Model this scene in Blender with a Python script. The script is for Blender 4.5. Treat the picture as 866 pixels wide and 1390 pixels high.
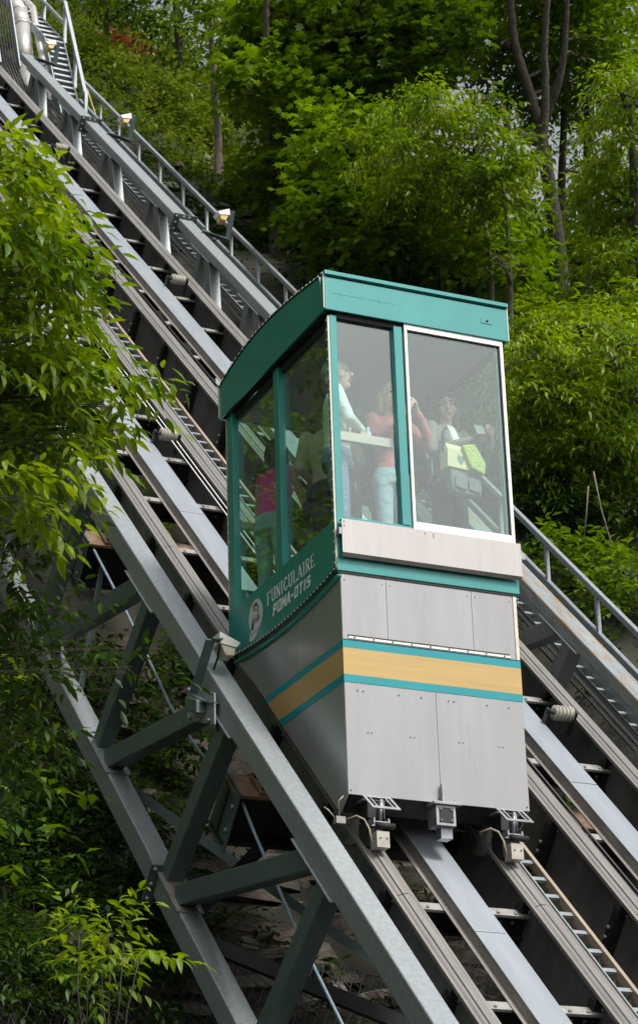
import bpy, math, random
import numpy as np
from math import sin, cos, pi, radians
from mathutils import Matrix, Vector
SC = bpy.context.scene
for _o in list(bpy.data.objects): bpy.data.objects.remove(_o)
COL = SC.collection
RNG = np.random.default_rng(7); random.seed(7)

# ------------------------------------------------------------------ camera
SL = 0.7702896792344078                       # track slope (rad)
CAM = np.array([-7.313018657643635, -15.276766594858708, -8.100023817266939])
CR = np.array([[0.9097381748143479, -0.41406090255655886, -0.030496266320761287],
               [0.1377462568173874, 0.3703033766741804, -0.9186410495707767],
               [0.3916662125053133, 0.8315220852134644, 0.39391445744475384]])
FPX = 3402.0
cam_d = bpy.data.cameras.new('camera'); cam = bpy.data.objects.new('camera', cam_d); COL.objects.link(cam)
cam_d.sensor_fit = 'VERTICAL'; cam_d.sensor_height = 36.0
cam_d.lens = FPX * 36.0 / 1390.0
cam_d.shift_y = -45.0 / 1390.0
cam_d.clip_start = 0.2; cam_d.clip_end = 3000
cam.matrix_world = Matrix(((CR[0][0], -CR[1][0], -CR[2][0], CAM[0]), (CR[0][1], -CR[1][1], -CR[2][1], CAM[1]),
                           (CR[0][2], -CR[1][2], -CR[2][2], CAM[2]), (0, 0, 0, 1)))
cam_d.dof.use_dof = True; cam_d.dof.focus_distance = 18.2; cam_d.dof.aperture_fstop = 8.0
SC.camera = cam
# ------------------------------------------------------------------ sky, sun, exposure
SUN_EL, SUN_ROT = radians(50), radians(164)
W = bpy.data.worlds.new('World'); SC.world = W; W.use_nodes = True
nt = W.node_tree; bg = nt.nodes['Background']
sky = nt.nodes.new('ShaderNodeTexSky'); sky.sky_type = 'NISHITA'; sky.sun_disc = False
sky.sun_elevation = SUN_EL; sky.sun_rotation = SUN_ROT; sky.dust_density = 4.0; sky.air_density = 1.0; sky.ozone_density = 1.0
hs = nt.nodes.new('ShaderNodeHueSaturation'); hs.inputs['Saturation'].default_value = 0.22
nt.links.new(sky.outputs[0], hs.inputs['Color']); nt.links.new(hs.outputs[0], bg.inputs[0])
bg.inputs[1].default_value = 0.13
sd = bpy.data.lights.new('sun', 'SUN'); sd.energy = 2.3; sd.angle = radians(12); sd.color = (1, .965, .9)
sun = bpy.data.objects.new('sun', sd); COL.objects.link(sun)
_dir = Vector((sin(SUN_ROT)*cos(SUN_EL), cos(SUN_ROT)*cos(SUN_EL), sin(SUN_EL)))
sun.rotation_euler = _dir.to_track_quat('Z', 'Y').to_euler(); sun.location = (0, -20, 30)
SC.view_settings.view_transform = 'Standard'; SC.view_settings.look = 'None'
SC.view_settings.gamma = 1; SC.view_settings.exposure = 0.37; SC.view_settings.use_curve_mapping = False
SC.cycles.max_bounces = 8; SC.cycles.transparent_max_bounces = 16
SC.cycles.use_denoising = True

# ------------------------------------------------------------------ frames
CS, SS = cos(SL), sin(SL)
def T(x, s, n): return np.array([x, s*CS - n*SS, s*SS + n*CS])
TROT = (SL, 0, 0)
def ray(u, v):
    w = np.array([(u-433.)/FPX, (v-650.)/FPX, 1.0]) @ CR
    return w/np.linalg.norm(w)
def at(u, v, dist): return CAM + ray(u, v)*dist

# ------------------------------------------------------------------ materials
def _n(t, ty, **kw):
    n = t.nodes.new(ty)
    for k, v in kw.items():
        if k in n.inputs: n.inputs[k].default_value = v
        else: setattr(n, k, v)
    return n
def mat(name, col, rough=.5, metal=0., var=.15, scale=6., stretch=(1, 1, 1), bump=0., bscale=30., col2=None, spots=0., spot_col=(.2, .12, .06), coat=0., rvar=.0):
    m = bpy.data.materials.new(name); m.use_nodes = True; t = m.node_tree; b = t.nodes['Principled BSDF']
    b.inputs['Roughness'].default_value = rough; b.inputs['Metallic'].default_value = metal
    if coat: b.inputs['Coat Weight'].default_value = coat; b.inputs['Coat Roughness'].default_value = .12
    tc = _n(t, 'ShaderNodeTexCoord'); mp = _n(t, 'ShaderNodeMapping'); mp.inputs['Scale'].default_value = stretch
    t.links.new(tc.outputs['Object'], mp.inputs[0])
    nz = _n(t, 'ShaderNodeTexNoise', Scale=scale, Detail=6., Roughness=.62); t.links.new(mp.outputs[0], nz.inputs['Vector'])
    rp = _n(t, 'ShaderNodeValToRGB')
    c = np.array(col); lo = c*(1-var) if col2 is None else np.array(col2); hi = np.minimum(c*(1+var), .95)
    rp.color_ramp.elements[0].position = .32; rp.color_ramp.elements[1].position = .68
    rp.color_ramp.elements[0].color = (*lo, 1); rp.color_ramp.elements[1].color = (*hi, 1)
    t.links.new(nz.outputs['Fac'], rp.inputs[0]); out = rp.outputs[0]
    if spots:
        n2 = _n(t, 'ShaderNodeTexNoise', Scale=scale*2.3, Detail=7., Roughness=.7); t.links.new(mp.outputs[0], n2.inputs['Vector'])
        r2 = _n(t, 'ShaderNodeValToRGB'); r2.color_ramp.elements[0].position = 1-spots; r2.color_ramp.elements[1].position = min(1, 1.1-spots)
        t.links.new(n2.outputs['Fac'], r2.inputs[0])
        mx = _n(t, 'ShaderNodeMix', data_type='RGBA'); t.links.new(r2.outputs[0], mx.inputs[0]); t.links.new(out, mx.inputs[6]); mx.inputs[7].default_value = (*spot_col, 1)
        out = mx.outputs[2]
    t.links.new(out, b.inputs['Base Color'])
    if rvar:
        mr = _n(t, 'ShaderNodeMapRange'); mr.inputs[3].default_value = max(.05, rough-rvar); mr.inputs[4].default_value = min(1, rough+rvar)
        t.links.new(nz.outputs['Fac'], mr.inputs[0]); t.links.new(mr.outputs[0], b.inputs['Roughness'])
    if bump:
        n3 = _n(t, 'ShaderNodeTexNoise', Scale=bscale, Detail=5.); t.links.new(mp.outputs[0], n3.inputs['Vector'])
        bp = _n(t, 'ShaderNodeBump', Strength=bump, Distance=.02); t.links.new(n3.outputs['Fac'], bp.inputs['Height']); t.links.new(bp.outputs[0], b.inputs['Normal'])
    return m
def glass(name, tint, f0):
    m = bpy.data.materials.new(name); m.use_nodes = True; t = m.node_tree; t.nodes.remove(t.nodes['Principled BSDF']); o = t.nodes['Material Output']
    tr = _n(t, 'ShaderNodeBsdfTransparent', Color=(*tint, 1)); gl = _n(t, 'ShaderNodeBsdfGlossy', Roughness=.0); gl.inputs['Color'].default_value = (.95, 1, .98, 1)
    g = _n(t, 'ShaderNodeNewGeometry'); d = _n(t, 'ShaderNodeVectorMath', operation='DOT_PRODUCT'); t.links.new(g.outputs['Normal'], d.inputs[0]); t.links.new(g.outputs['Incoming'], d.inputs[1])
    a = _n(t, 'ShaderNodeMath', operation='ABSOLUTE'); t.links.new(d.outputs['Value'], a.inputs[0])
    s = _n(t, 'ShaderNodeMath', operation='SUBTRACT'); s.inputs[0].default_value = 1; t.links.new(a.outputs[0], s.inputs[1])
    p = _n(t, 'ShaderNodeMath', operation='POWER'); p.inputs[1].default_value = 5; t.links.new(s.outputs[0], p.inputs[0])
    ma = _n(t, 'ShaderNodeMath', operation='MULTIPLY_ADD'); ma.inputs[1].default_value = 1-f0; ma.inputs[2].default_value = f0; t.links.new(p.outputs[0], ma.inputs[0])
    mx = _n(t, 'ShaderNodeMixShader'); t.links.new(ma.outputs[0], mx.inputs[0]); t.links.new(tr.outputs[0], mx.inputs[1]); t.links.new(gl.outputs[0], mx.inputs[2]); t.links.new(mx.outputs[0], o.inputs[0])
    return m
M = {}
M['galv'] = mat('galvanised steel', (.31, .345, .36), .5, .45, .12, 26, bump=.06, bscale=90, rvar=.12, spots=.33, spot_col=(.24, .25, .25))
M['galv_rust'] = mat('stained galvanised steel', (.30, .335, .35), .5, .4, .2, 4, stretch=(2.2, .35, 2), spots=.50, spot_col=(.36, .23, .12), bump=.1)
M['galv_green'] = mat('green grey galvanised steel', (.12, .17, .165), .45, .35, .15, 22, bump=.06, bscale=50, rvar=.12, spots=.30, spot_col=(.17, .2, .19))  # galvanised steel in a darker, greener tone
M['rail'] = mat('weathered rail steel', (.235, .22, .20), .55, .3, .2, 5, stretch=(8, .35, 1), bump=.15, bscale=25, rvar=.1)
M['rail_head'] = mat('worn rail head', (.27, .26, .245), .42, .4, .2, 5, stretch=(10, .25, 1), rvar=.1)
M['web'] = mat('dark girder web', (.125, .127, .123), .55, .2, .4, 2.2, stretch=(1, 1, .5), bump=.1, spots=.36, spot_col=(.16, .16, .15))
M['dark'] = mat('black painted steel', (.022, .024, .024), .5, .2, .3, 8)
M['tie_top'] = mat('worn tie flange', (.34, .33, .31), .5, .3, .3, 8, spots=.4, spot_col=(.2, .13, .08))
M['cover'] = mat('aluminium trough cover', (.35, .385, .425), .42, .4, .06, 3, stretch=(3, .4, 1), rvar=.08)
M['cover_side'] = mat('trough side', (.30, .275, .25), .5, .3, .2, 6, stretch=(1, .3, 1))
M['tan'] = mat('tan strip', (.33, .265, .20), .6, 0, .2, 5, stretch=(4, .4, 1))
M['rust'] = mat('rusted steel', (.24, .155, .095), .7, .1, .35, 7, bump=.3, col2=(.13, .08, .05))
M['tan_flange'] = mat('rust stained flange', (.33, .245, .17), .6, .1, .25, 3, stretch=(4, .4, 1))
M['cable_black'] = mat('black cable', (.018, .018, .019), .45, 0, .2, 20)
M['cable_steel'] = mat('steel rope', (.36, .36, .36), .4, .6, .15, 40)
M['cable_blue'] = mat('grey blue conduit', (.22, .30, .36), .45, .1, .15, 20)
M['cream'] = mat('cream nylon', (.43, .40, .345), .5, 0, .15, 10)
M['lens'] = mat('amber lens', (.62, .43, .14), .2, 0, .2, 20)
M['lens_cream'] = mat('clouded lens', (.52, .49, .36), .25, 0, .2, 12)
M['white_metal'] = mat('white enamel', (.70, .68, .64), .45, .1, .1, 9)
M['pipe'] = mat('aluminium cladding', (.66, .64, .60), .35, .55, .08, 4)
M['yellow_rope'] = mat('yellow rope', (.5, .4, .2), .7)
M['green_paint'] = mat('green car paint', (.010, .25, .205), .32, .05, .10, 3, coat=.5)
M['teal_paint'] = mat('teal car paint', (.036, .28, .265), .40, .05, .08, 3, coat=.25, stretch=(1, 1, .4), spots=.25, spot_col=(.06, .27, .27))
M['teal_stripe'] = mat('teal stripe vinyl', (.012, .27, .30), .3, .05, .06, 4)
M['ochre'] = mat('ochre stripe vinyl', (.50, .34, .13), .33, .1, .08, 2.5, stretch=(.6, .6, 9))
M['alu'] = mat('brushed aluminium', (.33, .33, .333), .42, .4, .07, 1.8, stretch=(3.2, 3.2, .4), bump=.25, bscale=1.1, spots=.38, spot_col=(.265, .26, .255))
M['alu_side'] = mat('brushed metal shaded side', (.46, .475, .465), .30, .62, .06, 2.2, stretch=(3, 3, .3), bump=.04, bscale=2.5)  # same metal as the front panels, retuned to give the side its shaded tone
M['alu_warm'] = mat('stained aluminium', (.46, .44, .42), .42, .3, .06, 3, stretch=(5, 5, .4), spots=.34, spot_col=(.42, .37, .335))
M['frame_white'] = mat('anodised frame', (.74, .71, .68), .35, .35, .05, 5)
M['trim_cream'] = mat('cream edge trim', (.62, .57, .48), .5, .1, .15, 14)
M['rubber'] = mat('black rubber', (.012, .013, .013), .7)
M['interior'] = mat('interior lining', (.16, .17, .17), .6, 0, .1, 3)
M['floor_in'] = mat('interior floor', (.14, .14, .14), .8, 0, .2, 10)
M['bar'] = mat('beige interior rail', (.50, .46, .38), .4, 0, .08, 6)
M['lettering'] = mat('pale lettering', (.80, .82, .79), .5, 0, .04, 20)
M['logo_pale'] = mat('pale emblem', (.55, .58, .56), .5, 0, .12, 12)
M['logo_dark'] = mat('dark emblem print', (.05, .06, .065), .5, 0, .2, 30)
M['logo_mid'] = mat('grey emblem print', (.20, .24, .24), .5, 0, .2, 30)
M['glass_front'] = glass('front glass', (.93, .985, .97), .088)
M['glass_side'] = glass('side glass', (.86, .97, .91), .09)
M['scrape'] = mat('machined steel', (.34, .36, .38), .4, .6, .2, 20, spots=.36, spot_col=(.3, .18, .08))
M['rust_bolt'] = mat('rusty bolt', (.20, .12, .075), .7, .2, .3, 30)

# ------------------------------------------------------------------ mesh building
def norm(v): v = np.asarray(v, float); return v/max(1e-12, np.linalg.norm(v))
class MB:
    def __init__(s): s.v = []; s.f = []; s.mi = []; s.k = 0; s.sm = []
    def add(s, v, f, mi=0, smooth=False):
        v = np.asarray(v, float).reshape(-1, 3); s.v.append(v)
        for q in f: s.f.append(tuple(int(i)+s.k for i in q)); s.mi.append(mi); s.sm.append(smooth)
        s.k += len(v); return s
    def box(s, lo, hi, mi=0):
        x0, y0, z0 = lo; x1, y1, z1 = hi
        return s.add([(x0, y0, z0), (x1, y0, z0), (x1, y1, z0), (x0, y1, z0), (x0, y0, z1), (x1, y0, z1), (x1, y1, z1), (x0, y1, z1)],
                     [(3, 2, 1, 0), (4, 5, 6, 7), (0, 1, 5, 4), (1, 2, 6, 5), (2, 3, 7, 6), (3, 0, 4, 7)], mi)
    def bar(s, a, b, w, h, up=(0, 0, 1), mi=0):          # w across, h along up
        a = np.asarray(a, float); b = np.asarray(b, float); d = norm(b-a); r = norm(np.cross(d, up)); u = np.cross(r, d)
        c = [a + r*w/2*i + u*h/2*j for (i, j) in ((-1, -1), (1, -1), (1, 1), (-1, 1))] + [b + r*w/2*i + u*h/2*j for (i, j) in ((-1, -1), (1, -1), (1, 1), (-1, 1))]
        return s.add(c, [(0, 1, 2, 3), (7, 6, 5, 4), (4, 5, 1, 0), (5, 6, 2, 1), (6, 7, 3, 2), (7, 4, 0, 3)], mi)
    def tube(s, pts, r, seg=8, mi=0, cap=True):
        pts = np.asarray(pts, float); n = len(pts); rr = np.full(n, r) if np.isscalar(r) else np.asarray(r, float)
        tg = np.gradient(pts, axis=0); ref = np.array([0, 0, 1.]) if abs(norm(tg[0])[2]) < .9 else np.array([1., 0, 0])
        V = []; u = norm(np.cross(tg[0], ref))
        for i in range(n):
            t_ = norm(tg[i]); u = norm(u - t_*np.dot(u, t_)); w = np.cross(t_, u)
            for k in range(seg): a = 2*pi*k/seg; V.append(pts[i] + rr[i]*(cos(a)*u + sin(a)*w))
        F = [(i*seg+k, i*seg+(k+1) % seg, (i+1)*seg+(k+1) % seg, (i+1)*seg+k) for i in range(n-1) for k in range(seg)]
        if cap: F += [tuple(range(seg-1, -1, -1)), tuple((n-1)*seg+k for k in range(seg))]
        return s.add(V, F, mi, True)
    def prism(s, poly, ax, a, b, mi=0):                  # poly in the two other axes (cyclic order)
        n = len(poly); V = []
        for c in (a, b):
            for (p, q) in poly:
                V.append((c, p, q) if ax == 0 else ((q, c, p) if ax == 1 else (p, q, c)))
        F = [tuple(range(n-1, -1, -1)), tuple(range(n, 2*n))] + [(i, (i+1) % n, n+(i+1) % n, n+i) for i in range(n)]
        return s.add(V, F, mi)
    def cyl(s, a, b, r, seg=12, mi=0): return s.tube([a, b], r, seg, mi)
    def build(s, name, m, parent=None, loc=(0, 0, 0), rot=None, bevel=0., kind=None, keep=False):
        V = np.concatenate(s.v) - np.asarray(loc, float)*(0 if keep else 1)
        me = bpy.data.meshes.new(name); me.from_pydata(V.tolist(), [], s.f)
        for mm in (m if isinstance(m, (list, tuple)) else [m]): me.materials.append(mm if not isinstance(mm, str) else M[mm])
        me.polygons.foreach_set('material_index', s.mi); me.polygons.foreach_set('use_smooth', s.sm); me.update()
        o = bpy.data.objects.new(name, me); COL.objects.link(o)
        if parent is not None: o.parent = parent
        if parent is None: o.location = loc
        if rot is not None: o.rotation_euler = rot
        if bevel:
            b = o.modifiers.new('bevel', 'BEVEL'); b.width = bevel; b.segments = 2; b.limit_method = 'ANGLE'; b.angle_limit = radians(50)
        if kind: o['kind'] = kind
        return o
def tag(o, label=None, cat=None, group=None, kind=None):
    if label: o['label'] = label
    if cat: o['category'] = cat
    if group: o['group'] = group
    if kind: o['kind'] = kind
    return o
def empty(name, loc, label, cat, group=None, rot=None):
    o = bpy.data.objects.new(name, None); COL.objects.link(o); o.location = loc; o.empty_display_size = .2
    if rot: o.rotation_euler = rot
    return tag(o, label, cat, group)
class Fr:                                                # builder bound to a thing: meshes given in the thing's frame
    def __init__(s, root, org): s.root = root; s.org = np.asarray(org, float)
    def put(s, mb, name, m, bevel=0., parent=None, kind=None, label=None):
        V = [v - s.org for v in mb.v]; mb.v = V
        o = mb.build(name, m, parent or s.root, (0, 0, 0), None, bevel, kind)
        if label: o['label'] = label
        return o
def copy_to(o, loc, parent, rot=None):
    c = o.copy(); COL.objects.link(c); c.parent = parent; c.location = loc
    if rot is not None: c.rotation_euler = rot
    return c
# ================================================================== TRACKS (local frame: x across, s along the slope, n normal)
S0, S1 = -9.0, 37.0
def track_thing(name, x, s, n, label, cat, group=None):
    return Fr(empty(name, T(x, s, n), label, cat, group, TROT), (x, s, n))
TIE_STEP = 1.222
def build_track(xc, label, tie0, rollers):
    f = track_thing('funicular_track', xc, S0, -3.1, label, 'railway track', 'parallel funicular tracks')
    xl, xr = xc-.53, xc+.53
    ties = [tie0+TIE_STEP*k for k in range(-14, 25) if S0+.3 < tie0+TIE_STEP*k < S1-.3]
    for xg in (xl, xr):
        b = MB(); 
        b.box((xg-.0825, S0, -2.648), (xg+.0825, S1, -2.622), 0)
        b.box((xg-.011, S0, -3.078), (xg+.011, S1, -2.649), 1)
        b.box((xg-.09, S0, -3.105), (xg+.09, S1, -3.079), 2)
        g = f.put(b, 'girder', ['rail', 'web', 'tan_flange'])
        # rolled rail head standing on the flange, in lengths with joints
        for k, s_ in enumerate(np.arange(S0, S1, 5.9)):
            e = min(S1, s_+5.89)
            r = MB(); r.prism([(-2.6215, xg-.060), (-2.6215, xg+.060), (-2.612, xg+.046), (-2.608, xg+.026), (-2.597, xg+.022), (-2.597, xg-.022), (-2.608, xg-.026), (-2.612, xg-.046)], 1, s_, e)
            f.put(r, 'rail_head', 'rail_head', parent=g)
        # stiffener plates with bolted angle cleats on the outer face of the web
        st = MB(); st.box((xg-.08, -.008, -3.078), (xg-.0112, .008, -2.65)); st.box((xg-.085, .0085, -3.02), (xg-.0705, .075, -2.70))
        for q in (-2.94, -2.86): st.cyl((xg-.104, .045, q), (xg-.0855, .045, q), .015, 6, 1)
        for q in (-.03, ): st.cyl((xg-.03, q, -2.72), (xg-.011, q, -2.72), .012, 6, 1)
        so = None
        for t in ties:
            if so is None:
                for v in st.v: v[:, 1] += t
                so = f.put(st, 'stiffener', ['dark', 'galv'], parent=g); so0 = t
            else: copy_to(so, (0, t-so0, 0), g)
    # cross ties: channel with light top flange, bolts
    tb = MB(); t0 = ties[0]
    tb.box((xl+.0115, t0-.045, -2.772), (xr-.0115, t0+.045, -2.752), 0)
    tb.box((xl+.0115, t0+.02, -2.93), (xr-.0115, t0+.034, -2.7725), 1)
    tb.box((xl+.0115, t0-.045, -2.95), (xr-.0115, t0+.045, -2.9305), 1)
    for q in np.linspace(xl+.12, xr-.12, 7): tb.cyl((q, t0-.02, -2.752), (q, t0-.02, -2.738), .012, 6, 2)
    for q in (xl+.1, xl+.2, xr-.2, xr-.1): tb.cyl((q, t0+.005, -2.84), (q, t0+.02, -2.84), .014, 6, 2)
    to = f.put(tb, 'cross_tie', ['tie_top', 'dark', 'galv'])
    for t in ties[1:]: copy_to(to, (0, t-t0, 0), f.root)
    # central trough with cover panels
    xt = xc+.0
    b = MB(); b.box((xt-.118, S0, -2.752+.001), (xt-.104, S1, -2.672), 0); b.box((xt+.104, S0, -2.751), (xt+.118, S1, -2.672), 1); b.box((xt-.16, S0, -2.7505), (xt-.1185, S1, -2.742), 0)
    f.put(b, 'cable_trough', ['cover_side', 'dark'])
    k = 0; s_ = S0 + .7
    po = None
    while s_ < S1:
        if po is None:
            b = MB(); b.box((xt-.122, s_, -2.671), (xt+.122, s_+2.43, -2.660))
            po = f.put(b, 'cover_panel', 'cover', bevel=.003); p0 = s_
        else: copy_to(po, (0, s_-p0, random.uniform(-.0015, .0015)), f.root)
        s_ += 2.44
    # thin guide angle beside the trough
    b = MB(); b.box((xt+.15, S0, -2.751), (xt+.158, S1, -2.70), 0); b.box((xt+.134, S0, -2.699), (xt+.160, S1, -2.692), 1)
    f.put(b, 'guide_angle', ['dark', 'galv'])
    # cable rollers on the right of the trough
    ro = None
    for s_ in rollers:
        b = MB(); c = np.array([xt+.27, 0, -2.56]); prof = []
        n = 41
        xs = np.linspace(-.085, .085, n); rad = .056+.011*np.cos(np.linspace(0, 10*pi, n)); rad[0] = rad[-1] = .03
        b.tube([(c[0]+x, s_, c[2]) for x in xs], rad, 16)
        rl = f.put(b, 'cable_roller', 'cream')
        b = MB(); b.cyl((c[0]-.16, s_, c[2]), (c[0]+.13, s_, c[2]), .018, 8); b.box((c[0]-.15, s_-.03, -2.75), (c[0]-.13, s_+.03, c[2]+.03)); b.box((c[0]+.11, s_-.03, -2.75), (c[0]+.125, s_+.03, c[2]+.03))
        f.put(b, 'axle_bracket', 'dark', parent=rl)
    return f, ties
trkL, tiesL = build_track(.76, 'left steel funicular track with silver trough cover, carrying the green car', 4.36, [5.75, 17.9, -9+.8])
trkR, tiesR = build_track(2.63, 'right steel funicular track with silver trough cover, empty, nearer the handrail', 11.74, [18.15, 11.85, .08, 24.4])

# haul ropes running up from the car
for x, nn_, lab in ((1.06, -2.60, 'thin steel haul rope running up from the car, left of the pair'), (1.115, -2.60, 'thin steel haul rope running up from the car, right of the pair beside the rail')):
    b = MB(); b.tube([T(x, .6, nn_), T(x, S1, nn_)], .0085, 6)
    tag(b.build('haul_rope', 'cable_steel', None, T(x, .6, nn_)), lab, 'cable', 'haul ropes of the car')
for x, nn_, lab in ((2.30, -2.72, 'thin dark control cable under the right track, left of the pair'), (2.36, -2.73, 'thin dark control cable under the right track, beside its trough cover')):
    b = MB(); b.tube([T(x, S0, nn_), T(x, S1, nn_)], .012, 6)
    tag(b.build('control_cable', 'cable_black', None, T(x, S0, nn_)), lab, 'cable', 'control cables of the right track')

# cable trays: ladder of rungs with side rails
def tray(x0, x1, n, step, sa, sb, mside, tall, label, left=True):
    f = track_thing('cable_tray', (x0+x1)/2, sa, n, label, 'cable tray', None)
    if left:
        b = MB(); b.box((x0-.012, sa, n-.03), (x0, sb, n+.02)); f.put(b, 'side_rail', 'galv')
    b = MB(); b.box((x1, sa, n-.03), (x1+.03 if not tall else x1+.012, sb, n+.03+tall)); f.put(b, 'side_rail', mside)
    b = MB(); b.box((x0, sa+.1, n-.012), (x1, sa+.145, n+.010)); r = f.put(b, 'rung', 'galv')
    k = 1
    while sa+.1+k*step < sb-.1 and k < 290: copy_to(r, (0, k*step, 0), f.root); k += 1
    return f
tray(1.39, 1.50, -2.63, .238, S0, 30., 'tan', 0., 'narrow cable tray with tan outer strip, right beside the rail of the left track', left=True)
tray(4.12, 4.23, -3.0, .235, S0, 24., 'galv', .055, 'grey cable tray with many short rungs, below the right hand truss chord')
for k in range(7):
    x = 3.87+.034*k; n_ = -2.96-.012*(k % 3)
    w = [T(x+.010*sin(s_*.9+k*2), s_, n_+.008*sin(s_*1.3+k)) for s_ in np.arange(S0, 30, .8)]
    b = MB(); b.tube(w, .0105, 6)
    tag(b.build('power_cable', 'cable_black', None, w[0]), ('leftmost', 'second from left', 'third from left', 'middle', 'third from right', 'second from right', 'rightmost')[k]+' black power cable of the bundle beside the right hand truss', 'cable', 'black cables beside the right hand truss')

# ------------------------------------------------------------------ trusses
def truss(xc, label, ups, splice_up, splice_lo, nl, m_up, m_lo, plates, hgt=.185):
    wd = .1 if xc > 1 else .092; xa, xb = xc-wd, xc+wd; nb = -2.41-hgt
    f = track_thing('steel_truss', xc, S0, -4.3, label, 'steel truss', 'trusses beside the tracks')
    def run(name, n0, n1, sp, m, send):
        cuts = [S0]+sorted(sp)+[send]
        for a, b_ in zip(cuts[:-1], cuts[1:]):
            b = MB(); b.box((xa, a+.012, n0), (xb, b_-.012, n1)); f.put(b, name, m if not (m == 'galv_rust' and a > 4) else 'galv', bevel=.012)
        for s_ in sp:
            b = MB(); b.box((xa-.075, s_-.0115, n0-.07), (xb+.055, s_+.0115, n1+.065))
            sp_o = f.put(b, 'splice_plate', 'galv_green', bevel=.002)
            bb = None
            for (px, pn) in ((xa-.04, n1+.03), (xa-.04, n0-.03), (xa-.04, (n0+n1)/2), (xc-.04, n1+.033), (xc+.04, n1+.033), (xb+.03, n0-.03)):
                if bb is None:
                    b = MB(); b.cyl((px, s_-.032, pn), (px, s_+.032, pn), .017, 6); bb = f.put(b, 'bolt', 'galv', parent=sp_o); q0 = (px, pn)
                else: copy_to(bb, (px-q0[0], 0, pn-q0[1]), sp_o)
    send = max(ups)+1.0
    run('upper_chord', nb, -2.41, splice_up, m_up, send)
    run('lower_chord', nl-.2, nl, splice_lo, m_lo, send-.6)
    ups = sorted(ups)
    for i, u in enumerate(ups):
        b = MB(); b.box((xa-.022, u-.42, nb-.012), (xb+.022, u+.42, nb-.001)); f.put(b, 'flange_plate', 'galv', bevel=.002)
        up_ = ups[i+1] if i < len(ups)-1 else u+2.3; lo_up = u
        dn_ = ups[i-1] if i else u-2.3; top = u > 8
        for (l, du, dl) in (((u, .15, -.13), (dn_, -.17, .17)) if top else ((u, -.15, .13), (up_, .17, -.17))):  # a post square to the slope and a diagonal running back uphill
            b = MB(); A = np.array([xc, u+du, nb-.013]); B = np.array([xc, l+dl, nl+.013]); d_ = norm(B-A)
            b.bar(A, B, .145, .165, up=np.cross(d_, (1, 0, 0))); f.put(b, 'diagonal', 'galv' if xc > 1 else 'galv_green', bevel=.010)
        b = MB(); b.box((xa-.02, lo_up-.4, nl+.0012), (xb+.02, lo_up+.4, nl+.012)); f.put(b, 'flange_plate', 'galv_rust' if i % 2 else 'galv', bevel=.002)
    for cs in plates:                                    # square gusset hung under a joint, with a stub tube and bolts
        b = MB(); b.prism(cs, 0, xa-.05, xa-.035); g = f.put(b, 'gusset_plate', 'galv', bevel=.003)
        C4 = np.array(cs); cen = C4.mean(0); bb = None
        b = MB(); b.prism([tuple(cen+(np.array(q)-cen)*.42) for q in cs], 0, xa-.13, xa-.0505); f.put(b, 'stub_tube', 'galv_green', bevel=.008, parent=g)
        for w in ((.84, .08, .04, .04), (.45, .05, .45, .05), (.08, .02, .82, .08), (.04, .06, .45, .45), (.04, .06, .08, .82)):
            q = (C4*np.array(w)[:, None]).sum(0)/sum(w)
            if bb is None:
                b = MB(); b.cyl((xa-.072, q[0], q[1]), (xa-.05, q[0], q[1]), .017, 6); bb = f.put(b, 'bolt', 'galv', parent=g); q0 = q
            else: copy_to(bb, (0, q[0]-q0[0], q[1]-q0[1]), g)
    return f
TL = truss(-.29, 'near left truss of square tubes, with diagonals down to its lower chord', [-7.6, -5.25, -2.88, -.55, 1.66, 4.0, 6.4, 8.8, 11.2, 13.6, 16, 18.4, 20.8, 23.2], [6.9, 14.1], [-.35, 6.7, 13.9], -4.1, 'galv', 'galv', [[(-.01, -2.66), (-.55, -2.44), (-.72, -2.62), (-.19, -2.86)]])
TR = truss(3.73, 'far right truss with light grey top chord, beside the handrail', [-8.1, -5.6, -3.1, -.65, 1.77, 4.2, 6.6, 9.0, 11.2, 13.33, 15.87, 18.42, 20.98, 23.3], [4.9, 14.5, 19.75], [5, 14], -4.1, 'galv_rust', 'galv', [], .12)
# slab of rust streaks on right chord is in its material

# braces under the tracks, tied to the left lower chord
for (a, b_, lab) in (((-.2, -.75, -4.3), (1.9, 1.1, -3.2), 'dark angle brace rising from the left lower chord to the track girders'), ((-.2, -.9, -4.32), (2.2, -2.3, -4.5), 'dark angle brace running level from the lower chord towards the rock')):
    b = MB(); b.bar(T(*a), T(*b_), .012, .11, up=(0, 0, 1)); b.bar(T(*a)+np.array([0, .05, -.05]), T(*b_)+np.array([0, .05, -.05]), .1, .012, up=(0, 0, 1))
    tag(b.build('angle_brace', 'dark', None, T(*a)), lab, 'brace', 'braces under the track')
for (a, b_, lab) in (((-.2, 2.9, -4.2), (.2, 4.4, -3.15), 'pale angle brace behind the upper diagonals of the left truss'), ((-.2, 1.3, -4.2), (1.6, -1.6, -4.35), 'long pale brace seen low behind the left diagonals')):
    b = MB(); b.bar(T(*a), T(*b_), .012, .07, up=(0, 0, 1)); b.bar(T(*a)+np.array([0, .03, -.03]), T(*b_)+np.array([0, .03, -.03]), .06, .012, up=(0, 0, 1))
    tag(b.build('angle_brace', 'galv_green', None, T(*a)), lab, 'brace', 'braces under the track')

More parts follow.
